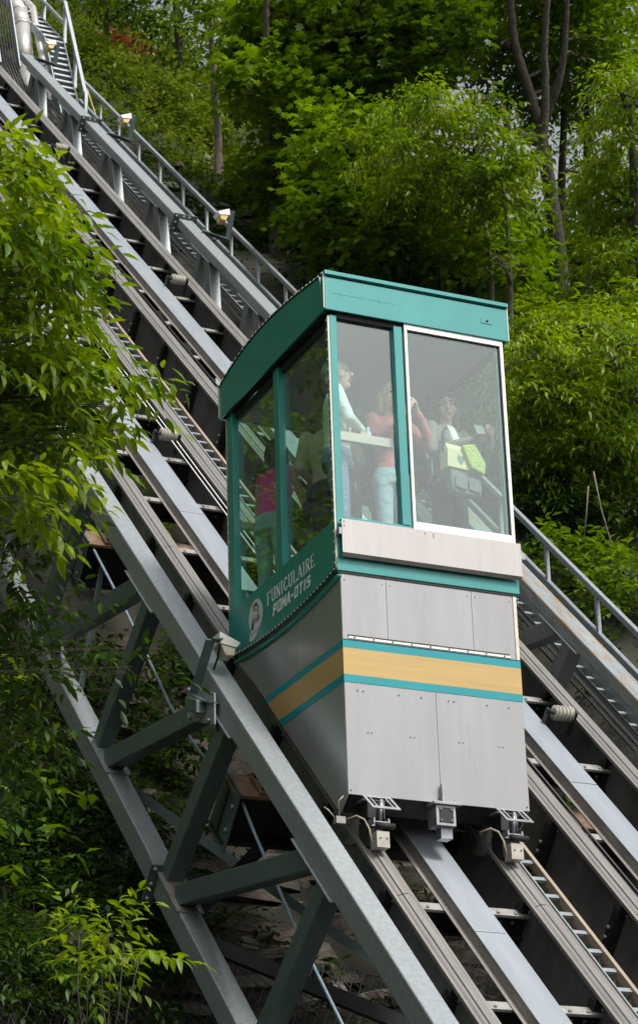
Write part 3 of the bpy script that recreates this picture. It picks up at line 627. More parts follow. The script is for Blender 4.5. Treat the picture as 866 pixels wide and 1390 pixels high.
# running gear seen under the front edge
for xc in (.235, 1.29):
    b = MB(); z = -3.262; y0 = -.11
    q = lambda x, t: np.array([xc+x+.015*t, -.035-.11*t, -3.250-.105*t])
    for (x0_, t0_, x1_, t1_, w_) in ((-.115, 0, .105, 0, .024), (-.115, 1, .105, 1, .030), (-.104, .1, -.104, .9, .022), (.094, .1, .094, .9, .022), (-.066, .1, -.066, .9, .012), (.056, .1, .056, .9, .012)):
        b.bar(q(x0_, t0_), q(x1_, t1_), .010, w_, up=(0, -.72, -.69) if t0_ == t1_ else (1, 0, 0))
    b.box((xc-.11, -.02, z-.012), (xc+.1, .20, z))
    br = car.put(b, 'slotted_bracket', 'scrape', bevel=.002)
    b = MB(); b.box((xc-.075, -.02, -3.40), (xc+.065, .12, -3.275)); b.box((xc-.06, .0, -3.60), (xc+.05, .16, -3.401)); car.put(b, 'brake_housing', 'dark', bevel=.006, parent=br)
    b = MB(); b.cyl((xc+.02, -.055, -3.27), (xc+.005, -.055, -3.43), .012, 8); b.cyl((xc+.045, -.03, -3.27), (xc+.05, -.03, -3.40), .008, 8); car.put(b, 'rod', 'scrape', parent=br)
    b = MB()
    b.box((xc-.068, -.10, -3.455), (xc-.052, .0, -3.415)); b.box((xc+.044, -.10, -3.455), (xc+.06, .0, -3.415)); b.box((xc-.0515, -.015, -3.455), (xc+.0435, .0, -3.415)); b.box((xc-.0515, -.10, -3.455), (xc+.0435, -.085, -3.44))
    car.put(b, 'clevis', 'scrape', bevel=.003, parent=br)
    b = MB(); b.cyl((xc-.055, -.115, -3.475), (xc+.082, -.115, -3.478), .024, 12); car.put(b, 'rubber_roller', 'rubber', parent=br)
    b = MB(); b.prism([(xc-.058, -3.64), (xc+.0, -3.665), (xc+.052, -3.635), (xc+.052, -3.50), (xc-.058, -3.50)][::-1], 1, 0, 1) if 0 else b.box((xc-.055, -.115, -3.63), (xc+.043, -.01, -3.515), 0)
    for q in (-.028, .024): b.cyl((xc+q, -.115, -3.565), (xc+q, -.118, -3.565), .007, 8, 1)
    car.put(b, 'scraper_block', ['cream', 'rubber'], bevel=.012, parent=br)
    b = MB(); b.tube([(xc-.23, .02, -3.42), (xc-.17, -.04, -3.40), (xc-.125, -.07, -3.43), (xc-.10, -.09, -3.50), (xc-.085, -.095, -3.60)], .0075, 8); car.put(b, 'hose', 'tan', parent=br)
    b = MB(); b.cyl((xc-.055, .34, -3.34), (xc+.055, .34, -3.34), .155, 28); b.cyl((xc-.075, .34, -3.34), (xc+.075, .34, -3.34), .05, 16); car.put(b, 'wheel', 'rail_head')
xc = .757
b = MB(); b.box((xc-.11, -.10, -3.272), (xc+.11, .02, -3.252), 0); b.box((xc-.085, -.075, -3.42), (xc+.07, .06, -3.2725), 0); b.box((xc-.062, -.079, -3.40), (xc+.05, -.0755, -3.29), 1)
for q in (-.05, .035):
    for z in (-3.305, -3.385): b.cyl((xc+q, -.0795, z), (xc+q, -.086, z), .011, 8, 2)
for q in (-.06, .06): b.cyl((xc+q, -.06, -3.2515), (xc+q, -.06, -3.242), .014, 8, 2)
cb = car.put(b, 'coupling_bracket', ['scrape', 'dark', 'rust_bolt'], bevel=.002)
b = MB(); b.prism([(-.045, -3.24), (-.045, -3.11), (-.02, -3.10), (.0, -3.15), (.0, -3.24)], 0, xc-.012, xc+.004); car.put(b, 'lifting_fin', 'scrape', parent=cb)
b = MB(); b.box((xc-.03, -.03, -3.50), (xc+.06, .06, -3.4205)); car.put(b, 'shackle', 'scrape', parent=cb)
b = MB(); b.tube([(-.02, .05, -3.42), (-.06, -.02, -3.30), (-.02, -.02, -3.26)], .006, 6); b.box((-.07, .0, -3.45), (-.0, .05, -3.40)); b.tube([(-.05, .04, -3.42), (-.12, .02, -3.36), (-.14, .05, -3.33)], .006, 6); car.put(b, 'guide_bracket', 'cover_side')
# ================================================================== PASSENGERS
FLOOR = -1.43
def cmat(nm, c, r=.85, var=.09, sc=12, bump=1.0): return mat(nm, c, r, 0, var, sc, stretch=(1, 1, 1.6), bump=bump, bscale=9)
SKIN = mat('skin', (.50, .31, .23), .5, 0, .06, 30); SKIN2 = mat('pale skin', (.55, .37, .29), .5, 0, .06, 30)
EYE = mat('eye', (.05, .035, .03), .25, 0, .1, 40); LIP = mat('lips', (.36, .14, .13), .45, 0, .08, 40)
def capsule(b, p, q, ra, rb, seg=12):
    p = np.asarray(p, float); q = np.asarray(q, float); d = norm(q-p); L = np.linalg.norm(q-p)
    pts = []; rr = []
    for a in np.linspace(-.98, 0, 5): pts.append(p+d*a*ra); rr.append(ra*math.sqrt(1-a*a))
    for t in (.33, .67): pts.append(p+(q-p)*t); rr.append(ra+(rb-ra)*t)
    for a in np.linspace(0, .98, 5): pts.append(q+d*a*rb); rr.append(rb*math.sqrt(1-a*a))
    b.tube(pts, rr, seg)
def ellip(b, c, r, R=None, nu=14, nv=10):
    V = []; F = []
    for i in range(nv+1):
        th = pi*(.02+.96*i/nv)
        for k in range(nu): ph = 2*pi*k/nu; V.append((sin(th)*cos(ph)*r[0], sin(th)*sin(ph)*r[1], cos(th)*r[2]))
    F = [(i*nu+k, i*nu+(k+1) % nu, (i+1)*nu+(k+1) % nu, (i+1)*nu+k) for i in range(nv) for k in range(nu)] + [tuple(range(nu-1, -1, -1)), tuple(nv*nu+k for k in range(nu))]
    V = np.array(V)
    if R is not None: V = V @ np.asarray(R).T
    b.add(V+np.asarray(c), F, 0, True)
def loft(b, rings, seg=18):                               # rings: (z, cx, cy, rx, ry)
    V = []; n = len(rings)
    for (z, cx_, cy_, rx, ry) in rings:
        for k in range(seg): a = 2*pi*k/seg; V.append((cx_+rx*cos(a), cy_+ry*sin(a), z))
    F = [(i*seg+k, i*seg+(k+1) % seg, (i+1)*seg+(k+1) % seg, (i+1)*seg+k) for i in range(n-1) for k in range(seg)] + [tuple(range(seg-1, -1, -1)), tuple((n-1)*seg+k for k in range(seg))]
    b.add(V, F, 0, True)
def soft(o, vox=.009, it=3):
    r = o.modifiers.new('remesh', 'REMESH'); r.mode = 'VOXEL'; r.voxel_size = vox; r.use_smooth_shade = True
    s = o.modifiers.new('smooth', 'SMOOTH'); s.factor = .5; s.iterations = it
    return o
def hand(b, w, d, nrm, side, curl=.6, k=1.0):              # palm, four unequal bent fingers, thumb from the side
    d = norm(d); nrm = norm(np.asarray(nrm, float)-d*np.dot(nrm, d)); s = np.cross(d, nrm)*side
    w = np.asarray(w, float)
    for i, (o_, L) in enumerate(((-.030, .070), (-.010, .078), (.011, .073), (.030, .058))):
        kn = w + d*(.088-.006*abs(i-1)) + s*o_; capsule(b, w+d*.015+s*o_*.6, kn, .0145, .0118, 8)
        p = kn; ang = curl*.55
        for seg_ in (.45, .32, .26):
            dd = d*cos(ang)+nrm*sin(ang); q = p+dd*L*seg_*1.05*k; capsule(b, p, q, .0095, .0085, 8); p = q; ang += curl*.6
    p = w+d*.03-s*.028; q = p+(d*.55-s*.7+nrm*.35)*.045; capsule(b, p, q, .014, .0115, 8); capsule(b, q, q+(d*.85-s*.1+nrm*.5)*.04, .0108, .009, 8)
def rotz(a): return np.array([[cos(a), -sin(a), 0], [sin(a), cos(a), 0], [0, 0, 1]])
def rotx(a): return np.array([[1, 0, 0], [0, cos(a), -sin(a)], [0, sin(a), cos(a)]])
def person(label, x, y, head, H, top, trousers, hair, arms, skin=None, look=0., nod=0., sleeve='long', hairstyle='long', female=True, lean=(0, 0), cardigan=None, glasses=False, far=False, dz=0.):
    skin = skin or SKIN2; k = H/1.70; lx, ly = lean
    hipz, shz = .90*k, 1.385*k; sw = (.165 if female else .19)*k
    sh = lambda s: np.array([s*sw+lx, ly, shz]); hip = lambda s: np.array([s*.085*k, 0, hipz])
    # joints
    J = {}
    for s, nm in ((-1, 'r'), (1, 'l')):
        J[nm] = (sh(s), np.array(arms[nm][0])*k+[lx, ly, 0], np.array(arms[nm][1])*k+[lx, ly, 0])
    hc = np.array([lx*1.2, ly*1.25-.015, 1.585*k]); RH = rotz(look) @ rotx(nod); hh = k*1.06
    def hp(v): return hc + RH @ (np.array(v)*hh)
    b = MB()
    # one continuous body: head, neck, torso core, arms with hands, legs
    ellip(b, hp((0, .012, .028)), np.array((.074, .094, .088))*hh, RH); ellip(b, hp((0, -.022, -.035)), np.array((.058, .066, .078))*hh, RH)
    capsule(b, hp((0, -.055, -.088)), hp((0, -.062, -.090)), .026*hh, .024*hh)
    capsule(b, hp((0, -.088, .022)), hp((0, -.108, -.018)), .011*hh, .0155*hh, 8)      # nose
    for s in (-1, 1):
        capsule(b, hp((s*.044, -.060, -.016)), hp((s*.05, -.045, -.028)), .022*hh, .022*hh, 8)
        ellip(b, hp((s*.076, .012, .002)), np.array((.012, .022, .032))*hh, RH)            # ears
        capsule(b, hp((s*.018, -.084, .046)), hp((s*.05, -.070, .044)), .012*hh, .010*hh, 8)
    capsule(b, hp((-.018, -.086, -.052)), hp((.018, -.086, -.052)), .0105*hh, .0105*hh, 8)
    capsule(b, (lx, ly+.012, shz-.02), hc+np.array([0, .012, -.06*k]), .056*k, .050*k)
    loft(b, [(hipz-.06*k, 0, .01, .13*k, .09*k), (hipz+.12*k, lx*.3, ly*.3, .115*k, .08*k), (hipz+.36*k, lx*.8, ly*.8, .13*k, .09*k), (shz+.005, lx, ly+.01, .115*k, .06*k), (shz+.045*k, lx, ly+.01, .05*k, .045*k)])
    for nm, s in (('r', -1), ('l', 1)):
        a, e, w = J[nm]; capsule(b, a, e, .040*k, .034*k); capsule(b, e, w, .034*k, .024*k)
        fd = arms[nm][2] if len(arms[nm]) > 2 else norm(w-e); pn = arms[nm][3] if len(arms[nm]) > 3 else (0, 0, -1)
        hand(b, w, fd, pn, s, arms[nm][4] if len(arms[nm]) > 4 else .7)
        h_ = hip(s); kn = np.array([s*.095*k, -.015, .48*k]); an = np.array([s*.10*k, .02, .07*k]); capsule(b, h_, kn, .072*k, .050*k); capsule(b, kn, an, .048*k, .033*k)
        capsule(b, an+[0, .02, -.03], an+[s*.015, -.15, -.045], .030, .026, 8)
    o = b.build('person', skin, None, (0, 0, 0)); soft(o, .015 if far else .0092, 2); o.location = (x, y, FLOOR+dz); o.rotation_euler = (0, 0, head)
    tag(o, label, 'person')
    def child(bb, nm, m, vox=.012, it=3, mod=True):
        vox = max(vox, .016) if far else vox
        c = bb.build(nm, m, o)
        if mod: soft(c, vox, it)
        return c
    g = .014*k                                              # cloth thickness
    b = MB()
    fm = [(hipz-.07*k, 0, .012, .152*k, .112*k), (hipz+.02*k, 0, .012, .150*k, .112*k), (hipz+.17*k, lx*.35, ly*.35+.004, (.128 if female else .15)*k, .098*k), (hipz+.34*k, lx*.75, ly*.75-.004, (.150 if female else .172)*k, .114*k), (shz-.05*k, lx, ly+.004, (.158 if female else .185)*k, .098*k), (shz+.025*k, lx, ly+.012, .115*k, .070*k), (shz+.052*k, lx, ly+.014, .062*k, .055*k)]
    loft(b, fm)
    if female:
        for s in (-1, 1): ellip(b, (s*.065*k+lx*.8, ly*.8-.075*k, shz-.135*k), (.058*k, .05*k, .055*k))
    inner = None
    tb = b
    for nm, s in (('r', -1), ('l', 1)):
        a, e, w = J[nm]
        if sleeve == 'long':
            capsule(tb, a, e, .058*k, .048*k); capsule(tb, e, e+(w-e)*.90, .048*k, .036*k)
            for q, rr in ((.35, .056), (.7, .053)): ellip(tb, a+(e-a)*q, (rr*k,)*3)
        elif sleeve == 'none': ellip(tb, a+[-s*.02*k, 0, -.01], (.052*k, .058*k, .07*k))
    child(tb, 'jacket' if sleeve == 'long' else 'tank_top', top)
    if cardigan is not None:                                # front panel of the shirt under an open cardigan
        b = MB(); loft(b, [(hipz-.02*k, 0, -.028, .060*k, .098*k), (hipz+.17*k, lx*.35, ly*.35-.028, .050*k, .088*k), (hipz+.34*k, lx*.75, ly*.75-.050, .062*k, .100*k), (shz-.05*k, lx, ly-.022, .066*k, .084*k), (shz+.03*k, lx, ly-.002, .060*k, .066*k)])
        child(b, 'shirt', cardigan, .010)
    b = MB(); loft(b, [(hipz+.09*k, 0, .01, .138*k, .102*k), (hipz+.02*k, 0, .012, .158*k, .118*k), (hipz-.07*k, 0, .014, .168*k, .118*k)][::-1])
    for s in (-1, 1):
        h_ = hip(s); kn = np.array([s*.095*k, -.015, .48*k]); an = np.array([s*.10*k, .02, .075*k]); capsule(b, h_+[0, .012, -.03], kn, .088*k, .062*k); capsule(b, kn, an, .062*k, .055*k)
    child(b, 'trousers', trousers)
    b = MB()
    for s in (-1, 1):
        an = np.array([s*.10*k, .02, .05]); capsule(b, an+[0, .02, -.012], an+[s*.015, -.16, -.016], .040, .036, 10); capsule(b, an, an+[0, 0, .03], .042, .042, 10)
    child(b, 'shoe', M['rubber'], .010)
    b = MB()
    ellip(b, hp((0, .026, .045)), np.array((.083, .098, .088))*hh, RH, 16, 12)
    if hairstyle != 'short':
        drop = -.17 if hairstyle == 'long' else -.10
        for s in (-1, 1):
            capsule(b, hp((s*.070, .012, .03)), hp((s*.080, .005, drop)), .028*hh, .024*hh, 8); capsule(b, hp((s*.058, .05, .02)), hp((s*.068, .045, drop-.02)), .036*hh, .028*hh, 8)
            capsule(b, hp((s*.03, -.066, .098)), hp((s*.068, -.035, .03)), .018*hh, .02*hh, 8)
        capsule(b, hp((0, .075, .02)), hp((0, .07, drop-.02)), .048*hh, .04*hh, 10)
    else:
        for s in (-1, 1): capsule(b, hp((s*.066, .03, .02)), hp((s*.06, .065, -.045)), .022*hh, .022*hh, 8)
    child(b, 'hair', hair, .010, 2)
    for s in (-1, 1):
        b = MB(); ellip(b, hp((s*.031, -.0835, .017)), np.array((.0135, .006, .0062))*hh, RH, 10, 6); child(b, 'eye', EYE, mod=False)
        b = MB(); capsule(b, hp((s*.016, -.0945, .042)), hp((s*.05, -.0785, .043)), .0042*hh, .0032*hh, 6); child(b, 'eyebrow', hair, mod=False)
    b = MB(); capsule(b, hp((-.020, -.0945, -.0525)), hp((.020, -.0945, -.0525)), .0052*hh, .0052*hh, 8); child(b, 'mouth', LIP, mod=False)
    if glasses:
        b = MB()
        for s in (-1, 1): b.tube([hp((s*.032+.023*cos(a), -.106, .015+.018*sin(a))) for a in np.linspace(0, 2*pi, 14)], .0028, 6, cap=False); b.tube([hp((s*.055, -.104, .02)), hp((s*.078, .0, .02))], .0025, 5)
        b.tube([hp((-.009, -.107, .018)), hp((.009, -.107, .018))], .0025, 5); child(b, 'glasses', M['dark'], mod=False)
    return o, J, k
DENIM = cmat('blue denim', (.13, .22, .34)); DENIM_L = cmat('pale denim', (.30, .46, .50)); BLACKC = cmat('black cloth', (.03, .032, .036)); NAVY = cmat('navy cloth', (.045, .06, .13))
MINT = cmat('pale jacket cloth', (.62, .72, .66)); CORAL = cmat('coral knit', (.52, .17, .17)); MAG = cmat('magenta cotton', (.85, .03, .30)); OLIVE = cmat('grey olive knit', (.20, .19, .155)); BEIGE = cmat('beige knit', (.45, .38, .27))
DKTEAL = cmat('dark teal cloth', (.035, .09, .10)); WHITEC = cmat('white cotton', (.72, .74, .72)); BROWNC = cmat('brown cloth', (.16, .11, .075))
H_GREY = cmat('grey hair', (.32, .30, .28), .6, .3, 60); H_BLOND = cmat('blond hair', (.50, .37, .19), .5, .25, 60); H_BROWN = cmat('brown hair', (.10, .062, .042), .5, .3, 60); H_DARK = cmat('dark hair', (.022, .016, .013), .45, .3, 60)

person('grey haired man in glasses and pale jacket behind the left front pane, arms folded', .21, .34, radians(64), 1.72, MINT, DENIM, H_GREY,
       {'r': ((-.235, -.09, 1.13), (.0, -.19, 1.12), (.8, -.1, .2), (0, .4, -1), .9), 'l': ((.24, -.06, 1.11), (.02, -.20, 1.06), (-.8, -.1, .15), (0, .4, -1), .9)}, look=radians(-18), nod=radians(-6), hairstyle='short', female=False, glasses=True)
person('blond woman in a coral cardigan raising both hands to her face behind the front mullion', .74, .50, radians(8), 1.68, CORAL, DENIM_L, H_BLOND,
       {'r': ((-.25, -.17, 1.17), (-.02, -.26, 1.37), (.3, -.1, .9), (.7, .3, 0), .9), 'l': ((.28, -.17, 1.14), (.09, -.25, 1.40), (-.3, -.1, .9), (-.7, .3, 0), .9)}, look=radians(-8), nod=radians(-4), hairstyle='bob', cardigan=NAVY)
person('brown haired woman in a grey cardigan looking down at her phone behind the door pane', 1.21, .46, radians(14), 1.66, OLIVE, BLACKC, H_BROWN,
       {'r': ((-.25, -.10, 1.12), (.10, -.27, 1.25), (.8, -.35, .25), (.1, .5, .6), .8), 'l': ((.27, -.10, 1.11), (.22, -.28, 1.26), (-.5, -.7, .3), (-.6, .2, .3), .8)}, look=radians(-34), nod=radians(12), hairstyle='long', cardigan=WHITEC)
person('dark haired woman in a sleeveless magenta top leaning away behind the rear side pane', .24, 1.66, radians(118), 1.66, MAG, DENIM_L, H_DARK,
       {'r': ((-.22, -.10, 1.10), (-.10, -.25, 1.05), (.3, -.8, .1)), 'l': ((.23, -.05, 1.10), (.10, -.26, 1.05), (-.2, -.8, .1))}, skin=SKIN, look=radians(10), sleeve='none', hairstyle='long', lean=(.03, -.10))
person('person in a beige sleeved top standing behind the man in the pale jacket', .36, .80, radians(150), 1.62, BEIGE, BLACKC, H_BROWN,
       {'r': ((-.25, .02, 1.12), (-.16, -.2, 1.06), (.3, -.8, .1)), 'l': ((.25, .02, 1.11), (.14, -.2, 1.05), (-.2, -.8, .1))}, far=True, hairstyle='short', female=False)
person('person in brown top at the right rear corner, arm out to the post', 1.12, 1.22, radians(-30), 1.66, BROWNC, DKTEAL, H_DARK,
       {'r': ((-.26, .03, 1.12), (-.18, -.16, 1.0), (.1, -.6, -.4)), 'l': ((.34, -.12, 1.06), (.50, -.28, 1.10), (.7, -.6, .1))}, far=True, hairstyle='short', female=False)

person('tall man in a dark blue shirt mid cabin behind the two women', .98, .98, radians(160), 1.78, NAVY, BLACKC, H_DARK,
       {'r': ((-.26, .02, 1.12), (-.2, -.2, 1.05), (.3, -.8, .1)), 'l': ((.26, .02, 1.11), (.16, -.2, 1.05), (-.2, -.8, .1))}, far=True, hairstyle='short', female=False)
person('woman in a dark teal top at the rear of the cabin with her back turned', .72, 1.55, radians(190), 1.62, DKTEAL, DENIM, H_BROWN,
       {'r': ((-.24, .02, 1.12), (-.2, -.16, .95), (.1, -.5, -.6)), 'l': ((.24, .02, 1.11), (.2, -.16, .95), (-.1, -.5, -.6))}, far=True, hairstyle='long')

# things in their hands
def at_on(u, v, y): r = ray(u, v); return CAM + r*((y-CAM[1])/r[1])
c = np.array([1.345, .17, -.165])
e = empty('phone', c, 'dark phone held up in both hands by the woman in the grey cardigan', 'phone', rot=(radians(-35), 0, radians(-12))); fr = Fr(e, (0, 0, 0))
b = MB(); b.box((-.038, -.004, -.07), (.038, .004, .07)); fr.put(b, 'case', 'rubber', bevel=.003)
b = MB(); b.box((-.034, -.0052, -.064), (.034, -.0042, .064)); fr.put(b, 'screen', 'logo_mid')
c = np.array([.70, .22, .02]); e = empty('camera', c, 'small dark camera held to the face of the blond woman', 'camera', rot=(0, 0, .15)); fr = Fr(e, (0, 0, 0))
b = MB(); b.box((-.05, -.018, -.03), (.05, .018, .03)); bd = fr.put(b, 'body', 'rubber', bevel=.005); b = MB(); b.cyl((0, -.018, 0), (0, -.045, 0), .022, 14); fr.put(b, 'lens_barrel', 'dark')
YEL = mat('pale yellow card', (.66, .64, .36), .6, 0, .05, 9); LIME = mat('lime fabric', (.42, .54, .10), .7, 0, .08, 12); GREYB = mat('grey bag cloth', (.17, .19, .18), .8, 0, .2, 20, bump=.3, bscale=20); SKY_ = mat('pale blue plastic', (.25, .5, .7), .35, 0, .06, 20)
def hang(name, c, rz, label, cat): return Fr(empty(name, c, label, cat, rot=(0, 0, rz)), (0, 0, 0))
f = hang('gift_box', (1.145, .195, -.53), radians(8), 'pale yellow gable box with a dark crest, held by the woman with the phone', 'box')
b = MB(); b.prism([(-.10, 0), (.10, 0), (.095, .10), (.0, .155), (-.075, .15), (-.10, .10)], 1, -.045, .045) if 0 else b.add([(-.125, -.05, 0), (.125, -.05, 0), (.125, .05, 0), (-.125, .05, 0), (-.12, -.05, .15), (.12, -.05, .15), (.12, .05, .15), (-.12, .05, .15), (-.10, 0, .215), (.10, 0, .215)], [(3, 2, 1, 0), (0, 1, 5, 4), (2, 3, 7, 6), (0, 4, 7, 3), (1, 2, 6, 5), (4, 5, 9, 8), (6, 7, 8, 9), (4, 8, 7), (5, 6, 9)])
f.put(b, 'carton', YEL, bevel=.003)
b = MB(); b.prism([(.10, -.0), (.115, .022), (.085, .035), (.05, .02), (.03, 0), (.05, -.02), (.085, -.035), (.115, -.022)], 1, -.0525, -.0507); f.put(b, 'crest', 'logo_mid')
f = hang('lime_pouch', (1.245, .185, -.46), radians(6), 'lime green spotted cloth pouch hanging over the pale yellow box', 'pouch')
b = MB(); b.add([(-.02, -.065, -.06), (.10, -.065, -.10), (.115, -.065, .0), (.02, -.06, .15), (-.095, -.06, .12), (-.02, -.02, -.06), (.10, -.02, -.10), (.115, -.02, .0), (.02, -.02, .15), (-.095, -.02, .12)], [(0, 1, 2, 3, 4), (9, 8, 7, 6, 5), (0, 5, 6, 1), (1, 6, 7, 2), (2, 7, 8, 3), (3, 8, 9, 4), (4, 9, 5, 0)]); f.put(b, 'pouch_cloth', LIME, bevel=.012)
b = MB()
for (q, z) in ((-.04, .09), (0, .10), (-.01, .05), (.03, .03), (.05, -.02), (.02, -.03), (.07, -.06), (.09, -.02), (.05, .06), (.02, .0), (.06, .015)): b.cyl((q, -.064, z), (q, -.0657, z), .0075, 9)
f.put(b, 'dot_print', WHITEC, kind='stuff')
f = hang('shoulder_bag', (1.20, .20, -.72), radians(10), 'grey two pocket shoulder bag at the waist of the woman with the phone', 'bag')
b = MB(); b.prism([(.20, -.15), (.19, .14), (.08, .155), (.0, .14), (-.01, -.11), (.04, -.14)], 1, -.03, .06); f.put(b, 'body', GREYB, bevel=.015)
for q in (-.062, .068):
    b = MB(); b.prism([(.03, q-.055), (.02, q+.055), (.10, q+.058), (.135, q+.04), (.135, q-.045), (.10, q-.06)], 1, -.05, -.031); f.put(b, 'pocket', GREYB, bevel=.008)
b = MB(); b.tube([(-.12, .0, .19), (-.17, .02, .35), (-.13, .06, .53), (-.05, .12, .60)], .012, 6); f.put(b, 'strap', BLACKC)
f = hang('backpack', (.90, .60, -.62), radians(20), 'dark shoulder bag at the side of the blond woman', 'bag')
b = MB(); b.box((-.10, -.05, 0), (.10, .07, .26)); f.put(b, 'body', BLACKC, bevel=.04); b = MB(); b.box((-.08, -.065, .03), (.08, -.045, .14)); f.put(b, 'pocket', DKTEAL, bevel=.01)
f = hang('drink_bottle', (.40, .20, -.42), 0, 'small pale blue bottle held by the man in the pale jacket', 'bottle')
b = MB(); b.tube([(0, 0, 0), (0, 0, .01), (0, 0, .09), (0, 0, .115)], [.022, .026, .026, .012], 12); f.put(b, 'bottle_body', SKY_); b = MB(); b.cyl((0, 0, .116), (0, 0, .135), .012, 10); f.put(b, 'cap', WHITEC)
# ================================================================== GROUND
def vnoise(x, y, seed=0):
    xi = np.floor(x).astype(int); yi = np.floor(y).astype(int); fx_ = x-xi; fy_ = y-yi; u = fx_*fx_*(3-2*fx_); v = fy_*fy_*(3-2*fy_)
    def h(a, c): n = (a*374761393 + c*668265263 + seed*974711) & 0x7fffffff; n = ((n ^ (n >> 13))*1274126177) & 0x7fffffff; return ((n ^ (n >> 16)) & 0xffff)/65535.
    return (h(xi, yi)*(1-u)+h(xi+1, yi)*u)*(1-v)+(h(xi, yi+1)*(1-u)+h(xi+1, yi+1)*u)*v
def fbm(x, y, oct=4, seed=0): return sum(vnoise(x*2**i, y*2**i, seed+i)*.5**(i+1) for i in range(oct))
def sstep(a, c, x): t = np.clip((x-a)/(c-a), 0, 1); return t*t*(3-2*t)
STREET = -9.75
def ground_z(x, y):
    x = np.asarray(x, float); y = np.asarray(y, float)
    s = y*CS + (y*SS/CS-4.2/CS)*SS
    nl = -5.0 + 1.3*sstep(5, 16, s)                       # under the tracks
    nr = -3.55 + .25*sstep(4, 14, s) - .06*np.maximum(0, x-6)
    n = nl + (nr-nl)*sstep(3.9, 5.0, x)
    n = n + .55*sstep(0, -4, x)*1 - .0*x
    z = y*SS/CS + n/CS
    z = z + (fbm(x*.35+40, y*.35+11)-.5)*1.3*sstep(-6, 6, s+0*x)*np.where(x > 4.6, 1, .55) + (fbm(x*1.3, y*1.3, 4, 5)-.5)*.55
    cap = 9.0 + 17*(1-sstep(7.8, 12.5, x)) + .06*np.maximum(0, y-15)
    cap = np.where(x < 0, 26, cap); k = 1.2; h = np.clip(.5+.5*(cap-z)/k, 0, 1); z = cap*(1-h)+z*h-k*h*(1-h)
    k = .6; f_ = STREET+0*z; h = np.clip(.5+.5*(z-f_)/k, 0, 1); return f_*(1-h)+z*h+k*h*(1-h)*(z > f_-2)
def grid_mesh(name, xs, ys, m):
    X, Y = np.meshgrid(xs, ys); Z = ground_z(X, Y); nx, ny = len(xs), len(ys)
    V = np.stack([X, Y, Z], -1).reshape(-1, 3); i = np.arange(nx*ny).reshape(ny, nx)
    F = np.stack([i[:-1, :-1], i[:-1, 1:], i[1:, 1:], i[1:, :-1]], -1).reshape(-1, 4)
    return fast_mesh(name, V, F, m, True)
def fast_mesh(name, V, F, m, smooth=False):
    me = bpy.data.meshes.new(name); V = np.ascontiguousarray(V, np.float32); F = np.ascontiguousarray(F, np.int32); k = F.shape[1]
    me.vertices.add(len(V)); me.vertices.foreach_set('co', V.ravel()); me.loops.add(F.size); me.loops.foreach_set('vertex_index', F.ravel())
    me.polygons.add(len(F)); me.polygons.foreach_set('loop_start', np.arange(0, F.size, k, dtype=np.int32)); me.polygons.foreach_set('loop_total', np.full(len(F), k, np.int32))
    if smooth: me.polygons.foreach_set('use_smooth', np.ones(len(F), bool))
    me.update(calc_edges=True); me.validate(); me.materials.append(m)
    o = bpy.data.objects.new(name, me); COL.objects.link(o); return o
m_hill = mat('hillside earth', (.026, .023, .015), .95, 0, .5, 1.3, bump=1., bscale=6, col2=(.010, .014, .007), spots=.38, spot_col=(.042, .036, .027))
xs = np.concatenate([np.linspace(-300, -20, 15), np.arange(-18, 26, .32), np.linspace(28, 400, 22)]); ys = np.concatenate([np.linspace(-300, -12, 14), np.arange(-10, 46, .32), np.linspace(48, 400, 22)])
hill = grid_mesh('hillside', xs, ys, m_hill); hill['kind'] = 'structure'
# strata: slabs of rock standing proud of the slope
m_rock = mat('layered rock', (.12, .098, .076), .9, 0, .45, 2.5, stretch=(1, 1, 4), bump=.8, bscale=8, col2=(.055, .048, .042)); m_rock2 = mat('pale rock', (.21, .19, .16), .9, 0, .35, 2.5, stretch=(1, 1, 3), bump=.8, bscale=8)
def rock_mesh(seed):
    r = np.random.default_rng(seed); n = 7; a = np.sort(r.uniform(0, 2*pi, n)+np.arange(n)*0); a = np.linspace(0, 2*pi, n, endpoint=False)+r.uniform(-.25, .25, n); rad = r.uniform(.75, 1.1, n)
    top = np.stack([np.cos(a)*rad*.9, np.sin(a)*rad*.55, .30+r.uniform(-.07, .07, n)], -1); bot = np.stack([np.cos(a)*rad, np.sin(a)*rad*.62, -.32+r.uniform(-.07, .07, n)], -1)
    F = [tuple(range(n)), tuple(range(2*n-1, n-1, -1))]+[(n+i, n+(i+1) % n, (i+1) % n, i) for i in range(n)]
    me = bpy.data.meshes.new('rock'); me.from_pydata(np.concatenate([top, bot]).tolist(), [], F); me.materials.append(m_rock2 if seed % 5 == 0 else m_rock); return me
RM = [rock_mesh(k) for k in range(10)]
def pix_ground(u, v, d0=14., d1=75.):                      # where a sight line meets the slope (used once, to learn which ground is visible)
    r = ray(u, v); t = np.arange(d0, d1, .12); P = CAM+np.outer(t, r); h = P[:, 2]-ground_z(P[:, 0], P[:, 1]); k = np.argmax(h < 0)
    return P[k] if h[k] < 0 else None
spots = []
rr = random.Random(3)
for (u0, u1, v0, v1, n, sz) in ((270, 520, 1020, 1390, 95, .30), (60, 270, 960, 1390, 30, .3), (185, 330, 200, 350, 75, .26), (120, 260, 40, 120, 22, .4), (520, 700, 1180, 1390, 30, .28), (80, 300, 780, 1000, 24, .3)):
    for _ in range(n):
        p = pix_ground(rr.uniform(u0, u1), rr.uniform(v0, v1))
        if p is not None: spots.append((p, sz*rr.uniform(.45, 1.25)))
